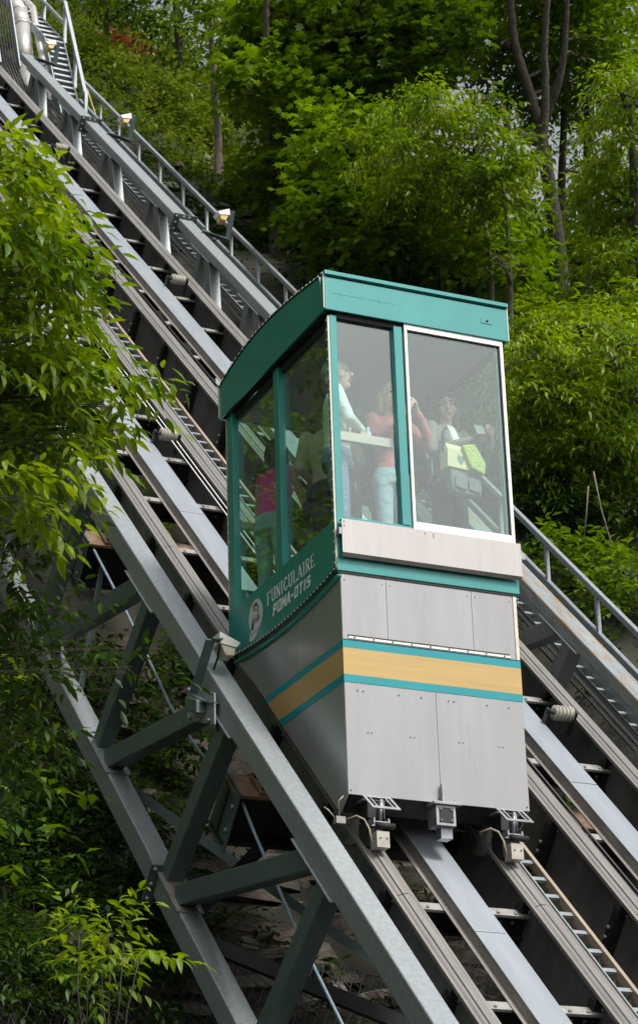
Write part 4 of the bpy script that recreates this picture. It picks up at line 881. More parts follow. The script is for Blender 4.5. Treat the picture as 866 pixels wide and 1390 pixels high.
for p, sz in spots[:295]:
    o = bpy.data.objects.new('rock', rr.choice(RM)); COL.objects.link(o); o.parent = hill
    o.location = p+np.array([0, 0, rr.uniform(-.3, .1)*sz]); o.rotation_euler = (rr.uniform(-.25, .45), rr.uniform(-.3, .2), rr.uniform(-.5, .5)); o.scale = (sz*rr.uniform(.8, 1.6), sz, sz*rr.uniform(.35, .8))
# wire netting pinned over the rock on the near slope
def netting():
    st = .09; V = []; F = []; k = 0
    def P(i, j):
        s_ = -9+i*st*1.0; x = -6+j*st; y = s_; return x, y
    ni, nj = 108, 125; X = np.zeros((ni, nj)); Y = np.zeros((ni, nj))
    for i in range(ni):
        X[i] = -4.8+np.arange(nj)*st+(.5*st if i % 2 else 0); Y[i] = -2.6+i*st*.62
    X += (fbm(X*.8, Y*.8, 2, 9)-.5)*.10
    Z = ground_z(X, Y)
    Zp = np.pad(Z, 3, mode='edge'); Z = np.maximum.reduce([Zp[3+p:3+p+ni, 3+q:3+q+nj] for p, q in ((-3, 0), (0, 0), (3, 0), (0, -3), (0, 3))])+.06
    A = np.stack([X, Y, Z], -1); segs = []
    for i in range(2, ni-2):
        o_ = 0 if i % 2 == 0 else 1
        a = A[i, 3:-4]; segs.append((a, A[i+1, 3-1+o_:-4-1+o_])); segs.append((a, A[i+1, 3+o_:-4+o_]))
    a = np.concatenate([q[0] for q in segs]); c = np.concatenate([q[1] for q in segs]); d = c-a; d /= np.linalg.norm(d, axis=1)[:, None]+1e-9
    u = np.cross(d, (0, -.7, .7)); u /= np.linalg.norm(u, axis=1)[:, None]+1e-9; w = np.cross(d, u); r = .0042; N = len(a)
    ring = [u*r, (-.5*u+.866*w)*r, (-.5*u-.866*w)*r]; V = np.concatenate([a+q for q in ring]+[c+q for q in ring]); i = np.arange(N)
    F = np.concatenate([np.stack([i+N*k, i+N*((k+1) % 3), i+N*(3+(k+1) % 3), i+N*(3+k)], -1) for k in range(3)])
    o = fast_mesh('wire_netting', V, F, mat('netting wire', (.10, .10, .10), .5, .5, .2, 30)); tag(o, 'grey diamond wire netting draped over the rock below the tracks', 'wire netting', kind='stuff')
netting()

# ================================================================== FOLIAGE
def leafmat(name, dark, light, trans=.35):
    m = bpy.data.materials.new(name); m.use_nodes = True; t = m.node_tree; t.nodes.remove(t.nodes['Principled BSDF']); o = t.nodes['Material Output']
    g = _n(t, 'ShaderNodeNewGeometry'); tc = _n(t, 'ShaderNodeTexCoord'); nz = _n(t, 'ShaderNodeTexNoise', Scale=.9, Detail=3.); t.links.new(tc.outputs['Object'], nz.inputs['Vector'])
    a = _n(t, 'ShaderNodeMath', operation='MULTIPLY_ADD'); a.inputs[1].default_value = .55; t.links.new(g.outputs['Random Per Island'], a.inputs[0])
    s = _n(t, 'ShaderNodeMath', operation='MULTIPLY_ADD'); s.inputs[1].default_value = 1.5; s.inputs[2].default_value = -.52; t.links.new(nz.outputs['Fac'], s.inputs[0]); t.links.new(s.outputs[0], a.inputs[2])
    rp = _n(t, 'ShaderNodeValToRGB'); rp.color_ramp.elements[0].color = (*dark, 1); rp.color_ramp.elements[1].color = (*light, 1); rp.color_ramp.elements[0].position = .1; rp.color_ramp.elements[1].position = .95
    t.links.new(a.outputs[0], rp.inputs[0])
    d = _n(t, 'ShaderNodeBsdfPrincipled'); d.inputs['Roughness'].default_value = .42; d.inputs['Specular IOR Level'].default_value = .35; t.links.new(rp.outputs[0], d.inputs['Base Color'])
    tr = _n(t, 'ShaderNodeBsdfTranslucent'); hv = _n(t, 'ShaderNodeHueSaturation'); hv.inputs['Value'].default_value = 1.25; hv.inputs['Hue'].default_value = .490; hv.inputs['Saturation'].default_value = 1.1; t.links.new(rp.outputs[0], hv.inputs['Color']); t.links.new(hv.outputs[0], tr.inputs[0])
    mx = _n(t, 'ShaderNodeMixShader'); mx.inputs[0].default_value = trans; t.links.new(d.outputs[0], mx.inputs[1]); t.links.new(tr.outputs[0], mx.inputs[2]); t.links.new(mx.outputs[0], o.inputs[0])
    return m
LM = {'bright': leafmat('bright ash leaf', (.065, .15, .009), (.29, .40, .032), .45), 'maple': leafmat('maple leaf', (.038, .10, .010), (.205, .33, .025), .42),
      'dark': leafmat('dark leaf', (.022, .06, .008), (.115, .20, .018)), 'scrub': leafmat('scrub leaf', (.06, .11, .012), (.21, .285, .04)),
      'dead': leafmat('dead rusty leaf', (.16, .06, .025), (.36, .15, .065), .2), 'under': leafmat('shade darkened undergrowth leaf', (.016, .045, .008), (.062, .125, .014))}  # undergrowth colour is darkened to stand in for shade at the lower left
BARK = mat('tree bark', (.075, .062, .052), .95, 0, .4, 5, stretch=(3, 3, .6), bump=1., bscale=12); BARK_P = mat('pale bark', (.22, .18, .14), .9, 0, .35, 5, stretch=(3, 3, .7), bump=.8, bscale=12)
def leaf_lance(w=.30, fold=.05, droop=.16):
    V = np.array([(0, 0, 0), (-w/2, .42, fold), (w/2, .42, fold), (0, .5, -.02), (0, 1, -droop)]); return V, np.array([(0, 2, 3), (0, 3, 1), (3, 2, 4), (1, 3, 4)])
def leaf_fine(w=.34, droop=.22):                           # eight-sided blade with a folded midrib
    t = [0, .18, .42, .70, 1.]; h = [0, .30, .5, .34, 0]; z = [-droop*q*q for q in t]
    V = [(0, 0, 0), (0, 1, z[4])]; 
    for i in (1, 2, 3): V += [(-w*h[i]*.98, t[i], z[i]+.05*h[i]*2), (0, t[i]+.02, z[i]-.01), (w*h[i]*.98, t[i]-.02, z[i]+.05*h[i]*2)]
    F = [(0, 3, 2), (0, 4, 3), (2, 3, 6), (2, 6, 5), (3, 4, 7), (3, 7, 6), (5, 6, 9), (5, 9, 8), (6, 7, 10), (6, 10, 9), (8, 9, 1), (9, 10, 1)]
    return np.array(V, float), np.array(F)
def leaf_palm():
    V = [(0, .0, 0), (0, .36, .02)]; 
    pts = [(-.16, .12), (-.48, .30), (-.26, .46), (-.44, .78), (-.14, .68), (0, 1.05), (.14, .68), (.44, .78), (.26, .46), (.48, .30), (.16, .12)]
    V += [(a, c, -.14*abs(a)-.10*max(0, c-.5)) for a, c in pts]; F = [(1, 2+i+1, 2+i) for i in range(10)] + [(1, 2, 0), (1, 0, 12)]
    return np.array(V), np.array(F)
def rot_axes(d, up):                                       # (N,3) forward and up -> (N,3,3) columns right, forward, up
    d = d/np.linalg.norm(d, axis=1)[:, None]; r = np.cross(d, up); r /= np.linalg.norm(r, axis=1)[:, None]+1e-9; u = np.cross(r, d); return np.stack([r, d, u], -1)
def place_leaves(LV, LF, P, D, U, sc):
    R = rot_axes(D, U); V = np.einsum('nij,vj->nvi', R, LV)*sc[:, None, None]+P[:, None, :]; n, k = len(P), len(LV)
    return V.reshape(-1, 3), (LF[None]+(np.arange(n)*k)[:, None, None]).reshape(-1, 3)
def sprays(P, D, L, leaf, nl, size, rng, droop=.25, jitter=.35):     # twigs of leaflets: P, D (N,3)
    N = len(P); t = np.linspace(.15, 1., nl); D = D/np.linalg.norm(D, axis=1)[:, None]
    up = np.tile((0, 0, 1.), (N, 1)); side = np.cross(D, up); side /= np.linalg.norm(side, axis=1)[:, None]+1e-9
    PP, DD, UU, SS_ = [], [], [], []
    for i, q in enumerate(t):
        c = P + D*(L[:, None]*q); c[:, 2] -= droop*(L*q*q)
        s = 1 if i % 2 else -1
        d = D*(.55+.5*(i == nl-1)) + side*s*(.95 if i < nl-1 else 0) + rng.normal(0, jitter, (N, 3)); d[:, 2] -= droop*1.3+.1
        u = np.tile((0, 0, 1.), (N, 1))+rng.normal(0, .22, (N, 3))+side*(.15*s)
        PP.append(c); DD.append(d); UU.append(u); SS_.append(size*(.75+.5*rng.random(N))*(1-.25*abs(q-.6)))
    return place_leaves(*leaf, np.concatenate(PP), np.concatenate(DD), np.concatenate(UU), np.concatenate(SS_))
def crown_arrays(clusters, leaf, nl, size, dens, rng, droop=.25, flat=.6, jitter=.35):
    Vs, Fs, k = [], [], 0
    for (c, r) in clusters:
        n = max(6, int(DENS*dens*r*r)); v = rng.normal(0, 1, (n, 3)); v /= np.linalg.norm(v, axis=1)[:, None]; v[:, 2] = np.where(v[:, 2] < -.35, -v[:, 2], v[:, 2])
        rad = r*(.35+.65*rng.random(n)**.45); P = np.asarray(c)+v*rad[:, None]*np.array((1, 1, flat))
        D = v*np.array((1, 1, .35))+rng.normal(0, .35, (n, 3)); D[:, 2] -= .08
        V, F = sprays(P, D, size*(2.0+1.6*rng.random(n)), leaf, nl, size, rng, droop, jitter); Vs.append(V); Fs.append(F+k); k += len(V)
    return np.concatenate(Vs), np.concatenate(Fs)
NTRI = [0]; DENS = 5.0
def crown(name, root, clusters, lm, leaf, nl, size, dens, seed, droop=.25, flat=.6, jitter=.35):
    V, F = crown_arrays(clusters, leaf, nl, size, dens, np.random.default_rng(seed), droop, flat, jitter); NTRI[0] += len(F)
    if root is not None: V = V-np.array(root.location)
    o = fast_mesh(name, V, F, LM[lm])
    if root is not None: o.parent = root
    return o
FINE = leaf_fine(); LANCE = leaf_lance(); LANCE_N = leaf_lance(.33, .05, .25); PALM = leaf_palm(); OVAL = leaf_lance(.46, .05, .1)
def wob(a, c, n, amp, rng):
    t = np.linspace(0, 1, n)[:, None]; p = np.asarray(a)*(1-t)+np.asarray(c)*t; w = rng.normal(0, amp, (n, 3)); w[0] = w[-1] = 0; return p+w*np.array((1, 1, .4))
def tree(name, label, base, stems, clusters, lm, leaf, nl, size, dens, seed, bark=BARK, r0=.16, limb_r=.035, group=None, **kw):
    """stems: list of point lists (world) for trunks; limbs run from the nearest stem to every leaf cluster"""
    e = empty(name, base, label, 'tree', group); rng = np.random.default_rng(seed); fr = Fr(e, base)
    allp = []
    for i, st in enumerate(stems):
        p = np.asarray(st, float)
        for _ in range(2): p = np.concatenate([p[:1]]+[np.stack([p[j]*.75+p[j+1]*.25, p[j]*.25+p[j+1]*.75]) for j in range(len(p)-1)]+[p[-1:]])
        q = np.concatenate([wob(p[j], p[j+1], 3, .006, rng)[:-1] for j in range(len(p)-1)]+[p[-1:]]); rr_ = np.linspace(r0*(1 if i == 0 else .55), r0*(.3 if i == 0 else .10), len(q))
        b = MB(); b.tube(q, rr_, 9); fr.put(b, 'trunk', bark); allp.append(q)
    A = np.concatenate(allp)
    for c, r in clusters:
        c = np.asarray(c); d = np.linalg.norm(A-c+np.array((0, 0, 1.))*np.maximum(0, A[:, 2:3]-c[2])*1.5, axis=1); j = np.argmin(d)
        if .3 < d[j] < 9:
            b = MB(); w = wob(A[j], c, 6, .07*min(1, r), rng); w[1:-1, 2] += .12*d[j]*np.sin(np.linspace(0, pi, 6))[1:-1]*.3
            b.tube(w, np.linspace(limb_r, limb_r*.25, 6), 6)
            for _ in range(4):
                v = rng.normal(0, 1, 3); v /= np.linalg.norm(v); b.tube(wob(w[3+_ % 2], c+v*r*.8*np.array((1, 1, .6)), 4, .05, rng), np.linspace(limb_r*.4, limb_r*.12, 4), 4)
            fr.put(b, 'branch', bark)
    crown('crown', e, clusters, lm, leaf, nl, size, dens, seed+1, **kw)
    return e
def blob(u, v, d, r, n, rng, su=1., sv=1., sd=1.):          # n clusters spread round a point seen at (u, v), d metres off
    c = at(u, v, d); out = []
    for _ in range(n):
        v_ = rng.normal(0, .55, 3)*r; out.append((c+v_*np.array((su, sd, sv)), r*rng.uniform(.28, .5)))
    return out
def fill(poly, step, rad, seed):                           # clusters on a jittered grid inside a polygon of sight lines
    r = R_(seed); P = np.array(poly, float); out = []
    for u in np.arange(P[:, 0].min(), P[:, 0].max(), step):
        for v in np.arange(P[:, 1].min(), P[:, 1].max(), step):
            a, c = u+r.uniform(-.45, .45)*step, v+r.uniform(-.45, .45)*step; ins = False; j = len(P)-1
            for i in range(len(P)):
                if (P[i, 1] > c) != (P[j, 1] > c) and a < (P[j, 0]-P[i, 0])*(c-P[i, 1])/(P[j, 1]-P[i, 1])+P[i, 0]: ins = not ins
                j = i
            if ins: out.append((a, c, rad*r.uniform(.7, 1.25)))
    return out
R_ = np.random.default_rng
def gpt(x, y, dz=0): return np.array([x, y, float(ground_z(x, y))+dz])
# ------------------------------------------------------------------ trees and shrubs
def foot(p, dz=-.1): return gpt(p[0], p[1], dz)
R_ = np.random.default_rng
# near tree on the left: boughs of bright leaflets hanging in front of the truss
def clus(lst, d, jd=1.2, k=1., seed=1):
    r = R_(seed); return [(at(u, v, d+r.uniform(-jd, jd)*.5), rad/FPX*d*k) for (u, v, rad) in lst]
near = [(-60, 330, 130), (-10, 290, 66), (40, 300, 30), (80, 345, 20), (-30, 215, 46), (8, 222, 24), (-30, 400, 90), (35, 385, 44), (20, 460, 66), (75, 455, 30), (110, 500, 38), (55, 530, 58), (150, 535, 40), (190, 512, 28), (105, 575, 46), (10, 585, 66), (-40, 520, 110), (172, 585, 22), (140, 605, 20),
        (50, 635, 40), (0, 675, 50), (-40, 650, 90), (30, 345, 36), (75, 595, 34), (-20, 735, 40), (60, 425, 22)]
base = gpt(-8.3, -3.6, -.2); d0 = 13.2
e0 = tree('boxelder_tree', 'near leafy tree at the left edge hiding part of the tracks', base, [[base, (-8.0, -3.7, -7.4), (-7.7, -3.6, -5.2), (-7.3, -3.4, -3.5), (-6.9, -3.3, -2.2)], [(-7.7, -3.6, -5.2), (-7.0, -3.4, -4.0), (-6.5, -3.2, -3.2)]],
     clus([(u-18*(u > 45), v, r) for u, v, r in near], d0, 1.5, seed=3), 'bright', FINE, 7, .110, 165, 11, r0=.19, limb_r=.022, droop=.30, flat=.75)
low = [(50, 755, 28), (15, 790, 38), (80, 825, 30), (130, 880, 26), (178, 905, 18), (50, 865, 36), (100, 900, 26), (20, 910, 44), (-20, 860, 66), (60, 700, 18), (10, 990, 42), (55, 1005, 28), (-25, 1050, 56), (30, 1050, 34)]
base2 = gpt(-6.6, -3.5, -.2)
tree('boxelder_tree', 'lower leafy sapling at the left, its bough reaching in front of the diagonals', base2, [[base2, (-6.9, -3.6, -7.2), (-6.7, -3.5, -5.8), (-6.35, -3.3, -4.6)]], clus(low, 13.4, .9, seed=5), 'under', FINE, 7, .088, 120, 21, r0=.05, limb_r=.005, droop=.28, flat=.7)  # shade on this sapling is put into its dark leaf colour
# shrubs on the near slope, lower left
rng = R_(33)
def shrub(label, lst, d, lm, leaf, size, dens, seed, nl=7, group='shrubs on the slope', name='shrub', cat='shrub', **kw):
    c = clus(lst, d, .8, seed=seed); b_ = np.mean([q[0] for q in c], 0); base = gpt(b_[0], b_[1], -.05)
    e = empty(name, base, label, cat, group); fr = Fr(e, base); b = MB(); rg = R_(seed)
    m_ = base*.35+b_*.65; b.tube(wob(base, m_, 5, .03, rg), np.linspace(.016, .010, 5), 5)
    for q, r in c: b.tube(wob(m_, q, 5, .03, rg), np.linspace(.009, .003, 5), 5)
    fr.put(b, 'stem', BARK); crown('foliage', e, c, lm, leaf, nl, size, dens, seed+1, **kw); return e
def gd(u, v, lift=.4):                                     # distance at which the slope is met
    p = pix_ground(u, v, 8, 95); return (np.linalg.norm(p-CAM) if p is not None else 40)-lift
shrub('bright young ash sprig standing at the bottom left', [(136, 1262, 18), (108, 1270, 14), (168, 1285, 16), (140, 1300, 20), (146, 1240, 8), (190, 1298, 10), (120, 1330, 18)], 14.3, 'bright', FINE, .105, 50, 41, droop=.12, flat=.8)
for q, (lab, poly, lift) in enumerate((('dark leafy thicket covering the slope at the lower left', [(-30, 1040), (110, 1060), (190, 1180), (250, 1390), (-30, 1390)], .5), ('dark thicket on the slope behind the near leafy tree', [(-30, 760), (60, 900), (130, 1030), (110, 1060), (-30, 1040)], .5), ('dark creeper on the rock between the lower chord and the posts', [(120, 900), (180, 930), (240, 1080), (290, 1150), (250, 1170), (200, 1100)], .4))):
    pl = fill(poly, 40, 30, 300+q); cl = []
    for (u, v, r) in pl:
        d = gd(u, v, lift); cl.append((at(u, v, d), r/FPX*d*1.1))
    b_ = np.mean([c[0] for c in cl], 0); e = empty('thicket', gpt(b_[0], b_[1]), lab, 'thicket', 'thickets at the lower left'); fr = Fr(e, e.location)
    for c, r in cl[::3]:
        b = MB(); g_ = gpt(c[0], c[1]+.1, -.05); b.tube(wob(g_, c, 4, .03, rng), [.012, .01, .008, .004], 5); fr.put(b, 'stem', BARK)
    crown('foliage', e, cl, 'under', (OVAL, LANCE, OVAL)[q], 7, .105, 110, 310+q)  # dark leaf colour carries the shade of this corner
k = 0
for (lab, lst, lm, leaf, sz, dens) in (
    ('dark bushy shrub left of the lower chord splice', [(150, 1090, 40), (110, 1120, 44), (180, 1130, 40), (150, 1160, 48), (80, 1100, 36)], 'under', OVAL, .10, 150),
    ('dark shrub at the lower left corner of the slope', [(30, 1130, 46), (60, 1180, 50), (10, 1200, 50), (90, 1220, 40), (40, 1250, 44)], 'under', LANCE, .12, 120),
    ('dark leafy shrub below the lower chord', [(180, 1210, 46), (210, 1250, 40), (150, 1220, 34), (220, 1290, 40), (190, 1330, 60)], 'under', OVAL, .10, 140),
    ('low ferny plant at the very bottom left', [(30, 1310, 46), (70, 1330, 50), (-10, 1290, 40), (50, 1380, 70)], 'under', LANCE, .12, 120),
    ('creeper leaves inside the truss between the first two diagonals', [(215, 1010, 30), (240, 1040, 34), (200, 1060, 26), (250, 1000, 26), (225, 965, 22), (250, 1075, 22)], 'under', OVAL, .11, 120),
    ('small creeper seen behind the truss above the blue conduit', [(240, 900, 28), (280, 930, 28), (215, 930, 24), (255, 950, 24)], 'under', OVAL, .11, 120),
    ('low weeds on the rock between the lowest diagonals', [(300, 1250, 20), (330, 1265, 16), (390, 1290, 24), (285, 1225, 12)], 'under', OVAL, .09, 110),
    ('green weeds growing up between the left rail and the trough', [(190, 690, 18), (205, 720, 18), (225, 760, 20), (240, 790, 16), (180, 665, 12)], 'maple', OVAL, .09, 160),
    ('green weeds seen through the right track beside the car', [(755, 1080, 16), (740, 1060, 14), (770, 1110, 16)], 'maple', OVAL, .09, 150)):
    u, v, _ = lst[0]; shrub(lab, lst, gd(u, v, .55), lm, leaf, sz, dens, 50+k); k += 1
# slope beyond the handrail, upper left
for (lab, lst, lm, leaf, sz, dens) in (
    ('yellow green scrub beside the top bend of the handrail', [(130, 80, 26), (150, 100, 30), (115, 95, 20), (170, 110, 24), (140, 120, 22)], 'scrub', OVAL, .13, 110),
    ('light green scrub above the middle floodlight', [(200, 130, 40), (235, 150, 40), (180, 150, 24), (260, 130, 34), (215, 175, 26)], 'scrub', OVAL, .13, 110),
    ('dense low scrub in the clearing left of the thin trunk', [(255, 170, 34), (280, 195, 34), (250, 205, 28), (300, 220, 28), (230, 195, 26)], 'scrub', OVAL, .12, 120),
    ('dead rust coloured bush on the upper slope', [(150, 66, 17), (170, 68, 16), (138, 70, 11), (160, 58, 12), (184, 72, 11), (125, 74, 8)], 'dead', OVAL, .12, 200),
    ('scrub under the trees at the top left edge', [(120, 20, 30), (160, 30, 30), (200, 50, 30), (220, 90, 30)], 'under', OVAL, .14, 90),
    ('small green bush left of the cable rack in the corner', [(-5, 60, 22), (10, 75, 14), (0, 90, 14)], 'scrub', OVAL, .12, 120),
    ('light green bush right of the thin trunk', [(330, 140, 40), (355, 175, 40), (320, 180, 34), (345, 215, 40), (300, 160, 24)], 'scrub', OVAL, .14, 110),
    ('green shrub beside the handrail above the car roof', [(330, 265, 32), (355, 290, 36), (320, 300, 24), (380, 300, 34), (345, 320, 24)], 'maple', PALM, .15, 60),
    ('bright young maple shrub left of the car roof', [(400, 310, 40), (430, 335, 40), (380, 340, 26), (450, 310, 36), (415, 370, 24)], 'bright', PALM, .16, 55),
    ('maple shrub just above the car roof', [(490, 340, 42), (540, 350, 40), (510, 375, 30), (580, 365, 34), (460, 355, 28)], 'maple', PALM, .16, 55)):
    u, v, _ = lst[0]; shrub(lab, lst, gd(u, v, 1.6 if lm == 'dead' else .6), lm, leaf, sz, dens, 70+k, nl=6); k += 1
# right side undergrowth below the handrail level
for (lab, lst, lm, leaf, sz, dens) in (
    ('dark bush just right of the cabin beside the handrail', [(730, 690, 40), (760, 710, 40), (720, 660, 30), (780, 690, 36)], 'under', OVAL, .12, 120),
    ('leafy bush behind the first handrail post', [(780, 760, 40), (750, 745, 28), (810, 770, 36), (795, 800, 30), (770, 790, 22)], 'maple', OVAL, .12, 110),
    ('leafy bush behind the second handrail post at the right edge', [(840, 800, 40), (860, 830, 44), (830, 840, 24), (870, 780, 40)], 'maple', OVAL, .12, 110),
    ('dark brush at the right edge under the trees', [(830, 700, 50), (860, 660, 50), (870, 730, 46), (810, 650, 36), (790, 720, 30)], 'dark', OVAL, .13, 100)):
    u, v, _ = lst[0]; shrub(lab, lst, gd(u, v, .8), lm, leaf, sz, dens, 90+k, nl=6); k += 1

# ------------------------------------------------------------------ the wood beyond the tracks
def stem_px(lst, d): return [at(u, v, d+dd) for (u, v, dd) in lst]
def grove(name, label, pts, d, stems, lm, leaf, nl, size, dens, seed, **kw):
    c = clus(pts, d, 2.4, seed=seed); st = [stem_px(q, d) for q in stems] if stems else None
    if st is None:
        m_ = np.mean([q[0] for q in c], 0); base = gpt(m_[0], m_[1], -.2); st = [[base, base+(m_-base)*.5+np.array((.2, .1, 0)), m_+np.array((0, 0, .5))]]
    else:
        base = gpt(st[0][0][0], st[0][0][1], -.2); st[0] = [base]+st[0] if st[0][0][2] > base[2]+.3 else st[0]
    return tree(name, label, base, st, c, lm, leaf, nl, size, dens, seed, group='trees on the slope', **kw)
# dark maples, centre top
grove('maple_tree', 'dark maple filling the middle top of the picture', fill([(370, -60), (540, -60), (550, 80), (500, 260), (430, 290), (385, 230), (400, 120), (370, 50)], 38, 44, 413), 40,
      [[(455, 330, 0), (455, 220, 0), (450, 100, 0), (440, -60, 0)]], 'maple', PALM, 6, .165, 49, 101, r0=.16, droop=.18, flat=.45)
grove('maple_tree', 'mid green maple with layered leaves right of the clearing', [(370, 95, 36), (360, 130, 40), (400, 150, 30), (350, 60, 36), (370, 20, 40), (340, 100, 24), (385, 230, 34), (360, 235, 30), (400, 265, 36), (430, 290, 36)], 38,
      [[(372, 300, 0), (368, 180, 0), (360, 60, 0), (362, -40, 0)]], 'maple', PALM, 6, .155, 63, 103, r0=.10, droop=.18, flat=.4)
grove('boxelder_tree', 'bright ash sapling with hanging leaves above the car roof', fill([(505, 190), (540, 140), (600, 128), (640, 150), (690, 215), (700, 270), (640, 300), (600, 262), (560, 300), (520, 280)], 29, 27, 405), 33,
      [[(600, 420, 1.5), (598, 330, 1.2), (590, 230, .5), (560, 150, 0)]], 'bright', LANCE_N, 7, .125, 115, 105, r0=.035, limb_r=.016, droop=.38, flat=.6, bark=BARK_P)
grove('maple_tree', 'layered green maple behind the car roof', fill([(450, 300), (500, 245), (600, 250), (690, 300), (690, 400), (560, 390), (470, 360)], 34, 36, 407), 36,
      [[(545, 420, 0), (548, 330, 0), (540, 260, 0), (525, 180, 0)]], 'maple', PALM, 6, .155, 60, 107, r0=.08, droop=.18, flat=.4)
grove('maple_tree', 'young mixed maple closing the gap between the dark maple and the ash sapling', fill([(395, 235), (450, 170), (520, 200), (540, 290), (700, 290), (705, 420), (560, 385), (430, 350)], 33, 31, 421), 34.5, None, 'maple', PALM, 6, .15, 62, 131, r0=.05, limb_r=.014, droop=.2, flat=.45)
grove('maple_tree', 'tall dark leaved maple crown in the top middle, hiding most of the sky', fill([(430, -40), (640, -40), (620, 60), (560, 110), (500, 150), (440, 120)], 40, 36, 423), 38, None, 'dark', PALM, 6, .155, 60, 133, r0=.05, limb_r=.014, droop=.2, flat=.45)  # darker leaf colour than the neighbouring maples
# the big leaning trunks at the right
grove('oak_tree', 'tall dark tree with a thick leaning trunk at the upper right', fill([(500, -80), (860, -80), (860, 60), (800, 130), (740, 170), (700, 120), (640, 90), (590, 130), (540, 120), (500, 60)], 40, 44, 409), 41,
      [[(765, 430, -1.6), (758, 340, -1.6), (745, 250, -1.6), (733, 175, -1.6), (715, 115, -1.6), (695, 55, -1.6), (688, -60, -1.6)], [(733, 175, -1.8), (760, 110, -1.9), (768, 50, -1.9), (772, -60, -1.9)], [(695, 62, -1.6), (650, 48, -.6), (603, 30, .6)], [(728, 192, -1.8), (670, 172, -2.4), (620, 155, -2.8)]], 'maple', OVAL, 6, .15, 55, 109, r0=.16, limb_r=.035, droop=.2, flat=.5)
grove('oak_tree', 'crooked slimmer tree crossing in front of the thick trunk', [(690, 210, 30), (660, 260, 26), (700, 270, 26), (720, 250, 22), (680, 300, 30), (720, 310, 24)], 38,
      [[(690, 430, 0), (698, 330, 0), (712, 260, 0), (735, 205, 0), (740, 150, 0), (738, 50, 0), (745, -40, 0)], [(680, 145, 0), (690, 175, 0), (700, 210, 0), (712, 258, 0)]], 'maple', OVAL, 6, .15, 45, 111, r0=.12, droop=.25, flat=.5)
grove('oak_tree', 'straight dark trunked tree second from the right edge', [(820, 60, 40), (840, 110, 40), (800, 150, 30), (780, 200, 26), (830, 170, 30), (770, 60, 30), (850, 20, 50), (790, 0, 40), (805, 240, 26), (765, 130, 24)], 43,
      [[(792, 450, -1.8), (795, 320, -1.8), (800, 125, -1.8), (803, -60, -1.8)], [(760, 330, -1.3), (763, 200, -1.3), (772, 60, -1.3), (790, -50, -1.3)]], 'maple', OVAL, 6, .15, 46, 113, r0=.16, droop=.2, flat=.5)
grove('birch_tree', 'thin pale trunk standing behind the car roof', [(655, 200, 18), (640, 150, 18), (668, 130, 16), (650, 290, 18), (648, 240, 24), (640, 180, 26), (660, 340, 16)], 33.5,
      [[(668, 430, 0), (667, 380, 0), (660, 310, 0), (646, 252, 0), (650, 200, 0), (640, 140, 0)]], 'maple', OVAL, 6, .14, 50, 115, r0=.045, bark=BARK_P, droop=.25)
grove('birch_tree', 'short pale trunk at the right end of the car roof', [(700, 330, 22), (680, 350, 18), (720, 360, 20), (680, 260, 26), (690, 290, 24), (670, 230, 22)], 33,
      [[(694, 500, 0), (693, 430, 0), (692, 370, 0), (688, 300, 0), (676, 240, 0)]], 'maple', OVAL, 6, .14, 50, 117, r0=.05, bark=BARK_P, droop=.25)
# bright boxelder masses right of the cabin
grove('boxelder_tree', 'bright broad boxelder right of the cabin', fill([(695, 500), (715, 440), (800, 425), (890, 460), (890, 640), (800, 660), (740, 660), (700, 640)], 30, 34, 401), 29,
      [[(815, 760, 0), (810, 660, 0), (800, 560, 0), (780, 450, 0)]], 'bright', LANCE_N, 7, .125, 120, 119, r0=.10, droop=.38, flat=.6)
grove('boxelder_tree', 'tall bright boxelder along the right edge', fill([(840, 120), (890, 90), (890, 460), (795, 440), (805, 380), (830, 330), (818, 290), (832, 200)], 32, 34, 403), 31,
      [[(880, 620, 0), (876, 450, 0), (862, 300, 0), (852, 120, 0)]], 'bright', LANCE_N, 7, .128, 110, 121, r0=.10, droop=.38, flat=.6)
grove('maple_tree', 'shaded maple filling in between the trunks and the bright boxelder', fill([(690, 330), (740, 300), (800, 300), (810, 420), (740, 450), (700, 430)], 32, 34, 411), 42, None, 'maple', PALM, 6, .15, 63, 123, r0=.08, droop=.2, flat=.5)
# upper left wood
grove('birch_tree', 'slender bare trunk in the clearing at the upper left', [(290, 60, 26), (270, 30, 28), (310, 30, 30), (285, -10, 40), (300, 90, 18)], 42,
      [[(297, 210, 0), (294, 150, 0), (288, 95, 0), (286, 20, 0), (284, -40, 0)]], 'maple', OVAL, 6, .16, 36, 125, r0=.085, bark=BARK_P, droop=.22)
grove('oak_tree', 'dark tree behind the clearing at the top left', [(140, -10, 40), (190, 0, 40), (240, 20, 44), (230, 60, 34), (260, 80, 30), (110, -30, 40), (320, 10, 40), (340, 50, 34), (280, 110, 24), (310, 110, 24)], 49,
      [[(250, 150, 0), (244, 60, 0), (236, -40, 0)], [(330, 160, 0), (325, 60, 0), (318, -40, 0)], [(145, 60, 0), (146, 10, 0), (148, -40, 0)]], 'dark', OVAL, 6, .18, 26, 127, r0=.15, droop=.22, flat=.5)
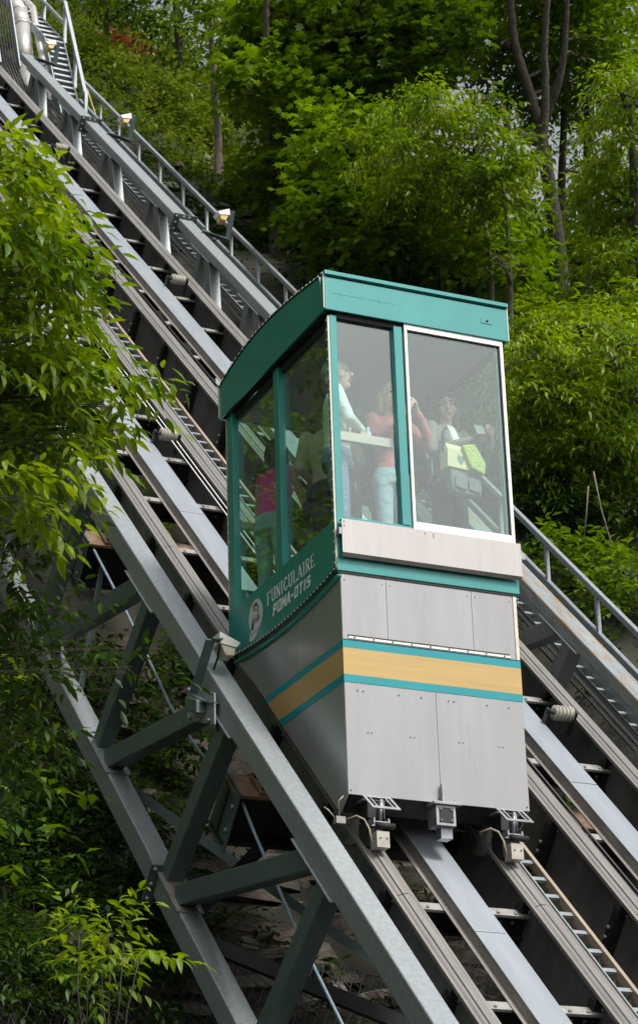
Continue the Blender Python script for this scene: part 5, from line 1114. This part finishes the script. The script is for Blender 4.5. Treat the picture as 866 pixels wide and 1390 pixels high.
# deeper wood on the flat top and left of the tracks (reflected in the side windows)
rng = R_(9)
for i, (x, y, h, w, lab) in enumerate(((17, 33, 9, 3.6, 'tall dark tree deep in the wood behind the thick leaning trunk'), (22, 30, 9, 3.8, 'tall dark tree deep in the wood near the right edge'), (12.5, 34, 8, 3.2, 'tall dark tree deep in the wood behind the dark maple'), (26, 26, 9, 4, 'tall dark tree deep in the wood beyond the bright boxelders'), (9.5, 36, 7, 3.0, 'tall dark tree deep in the wood above the clearing'), (19, 22, 8, 3.4, 'tall dark tree halfway into the wood on the right'),
                                       (-5.5, 12, 9, 3.4, 'dark tree on the slope left of the tracks, mirrored in the side windows'), (-9.5, 17, 10, 4, 'taller dark tree on the slope farther left of the tracks'), (-6.5, 22, 10, 4, 'dark tree high on the slope left of the tracks'), (-12, 9, 10, 4, 'spreading dark tree low on the slope at far left'), (-4.5, 6, 6, 2.6, 'small green tree on the slope left of the tracks'),
                                       (-13, -7, 13, 4.5, 'unseen tree added to block sky light, at the foot of the slope'), (-15.5, -1, 14, 4.5, 'unseen tree added to block sky light, higher up the slope'), (-18, -12, 14, 5, 'unseen tree added to block sky light, beside the street at far left'), (-12, 3, 12, 4, 'unseen tree added to block sky light, well left of the truss'))):  # last row: trees added out of view to block sky light from the left
    base = gpt(x, y, -.2); c = []
    for _ in range(26 if x > 0 else 22):
        a = rng.uniform(0, 2*pi); q = rng.random(); r_ = w*math.sqrt(rng.random())*(1.05-.55*q); c.append((base+np.array((cos(a)*r_, sin(a)*r_, h*(.18+.8*q))), w*rng.uniform(.28, .42)))
    tree('forest_tree', lab, base, [[base, base+np.array((.2, .1, h*.45)), base+np.array((.1, -.2, h*.9))]], c, 'dark' if (i % 3 and x > 0) else 'maple', OVAL, 6, .24 if x > 0 or x < -8 else .15, 9 if x > 0 else 6 if x < -8 else 15, 200+i, r0=.2, limb_r=.05, group='trees deeper in the wood', droop=.2, flat=.55)
cl = []
for x in np.arange(-9.5, -1.4, .95):
    for y in np.arange(2.5, 19, 1.05): cl.append((gpt(x+rng.uniform(-.5, .5), y+rng.uniform(-.5, .5), rng.uniform(.2, .9)), rng.uniform(.6, 1.0)))
e = empty('thicket', gpt(-5, 10), 'green thicket on the slope left of the tracks, mirrored in the side windows', 'thicket'); crown('foliage', e, cl, 'maple', OVAL, 6, .17, 7, 777)
# ground cover: herbs and creepers all over the visible slope
n = 8200; rng = R_(77); X = np.concatenate([rng.uniform(4.8, 15, n), rng.uniform(-7, 4, n//3)]); Y = np.concatenate([rng.uniform(-2, 30, n), rng.uniform(-2.5, 9, n//3)])
keep = fbm(X*.5, Y*.5, 3, 21) > .40; X, Y = X[keep], Y[keep]; P = np.stack([X, Y, ground_z(X, Y)+.03], -1); D = rng.normal(0, 1, (len(X), 3)); D[:, 2] = np.abs(D[:, 2])*.8+.35
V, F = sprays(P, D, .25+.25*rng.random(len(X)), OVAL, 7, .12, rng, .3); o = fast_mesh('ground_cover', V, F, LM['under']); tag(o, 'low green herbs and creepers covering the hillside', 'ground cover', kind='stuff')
n = 5200; rng = R_(78); X = rng.uniform(4.9, 11, n); S_ = rng.uniform(13, 40, n); Y = S_*CS+2.6; keep = (fbm(X*.6, Y*.6, 3, 31) > .40) & ((S_ > 21.5) | (X > 8.2)); X, Y = X[keep], Y[keep]; P = np.stack([X, Y, ground_z(X, Y)+.03], -1); D = rng.normal(0, 1, (len(X), 3)); D[:, 2] = np.abs(D[:, 2])*.9+.4
V, F = sprays(P, D, .35+.4*rng.random(len(X)), OVAL, 9, .12, rng, .3); o = fast_mesh('scrub_cover', V, F, LM['scrub']); tag(o, 'yellow green scrub and weeds covering the clearing at the upper left', 'ground cover', kind='stuff')
# bare twigs hanging in the shade at the right
for (lst, d, lab) in (([(805, 640, 0), (815, 690, 0), (830, 740, 0), (822, 760, 0)], 27, 'bare curved vine stem hanging in the shade at the right'), ([(798, 660, 0), (795, 700, 0), (792, 735, 0)], 27, 'thin bare twig hanging beside the curved vine')):
    b = MB(); b.tube(stem_px(lst, d), [.010, .009, .007, .004][:len(lst)], 6); tag(b.build('vine_stem', BARK_P, None, stem_px(lst, d)[0]), lab, 'vine', 'bare vines in the shade')
print('foliage tris', NTRI[0])
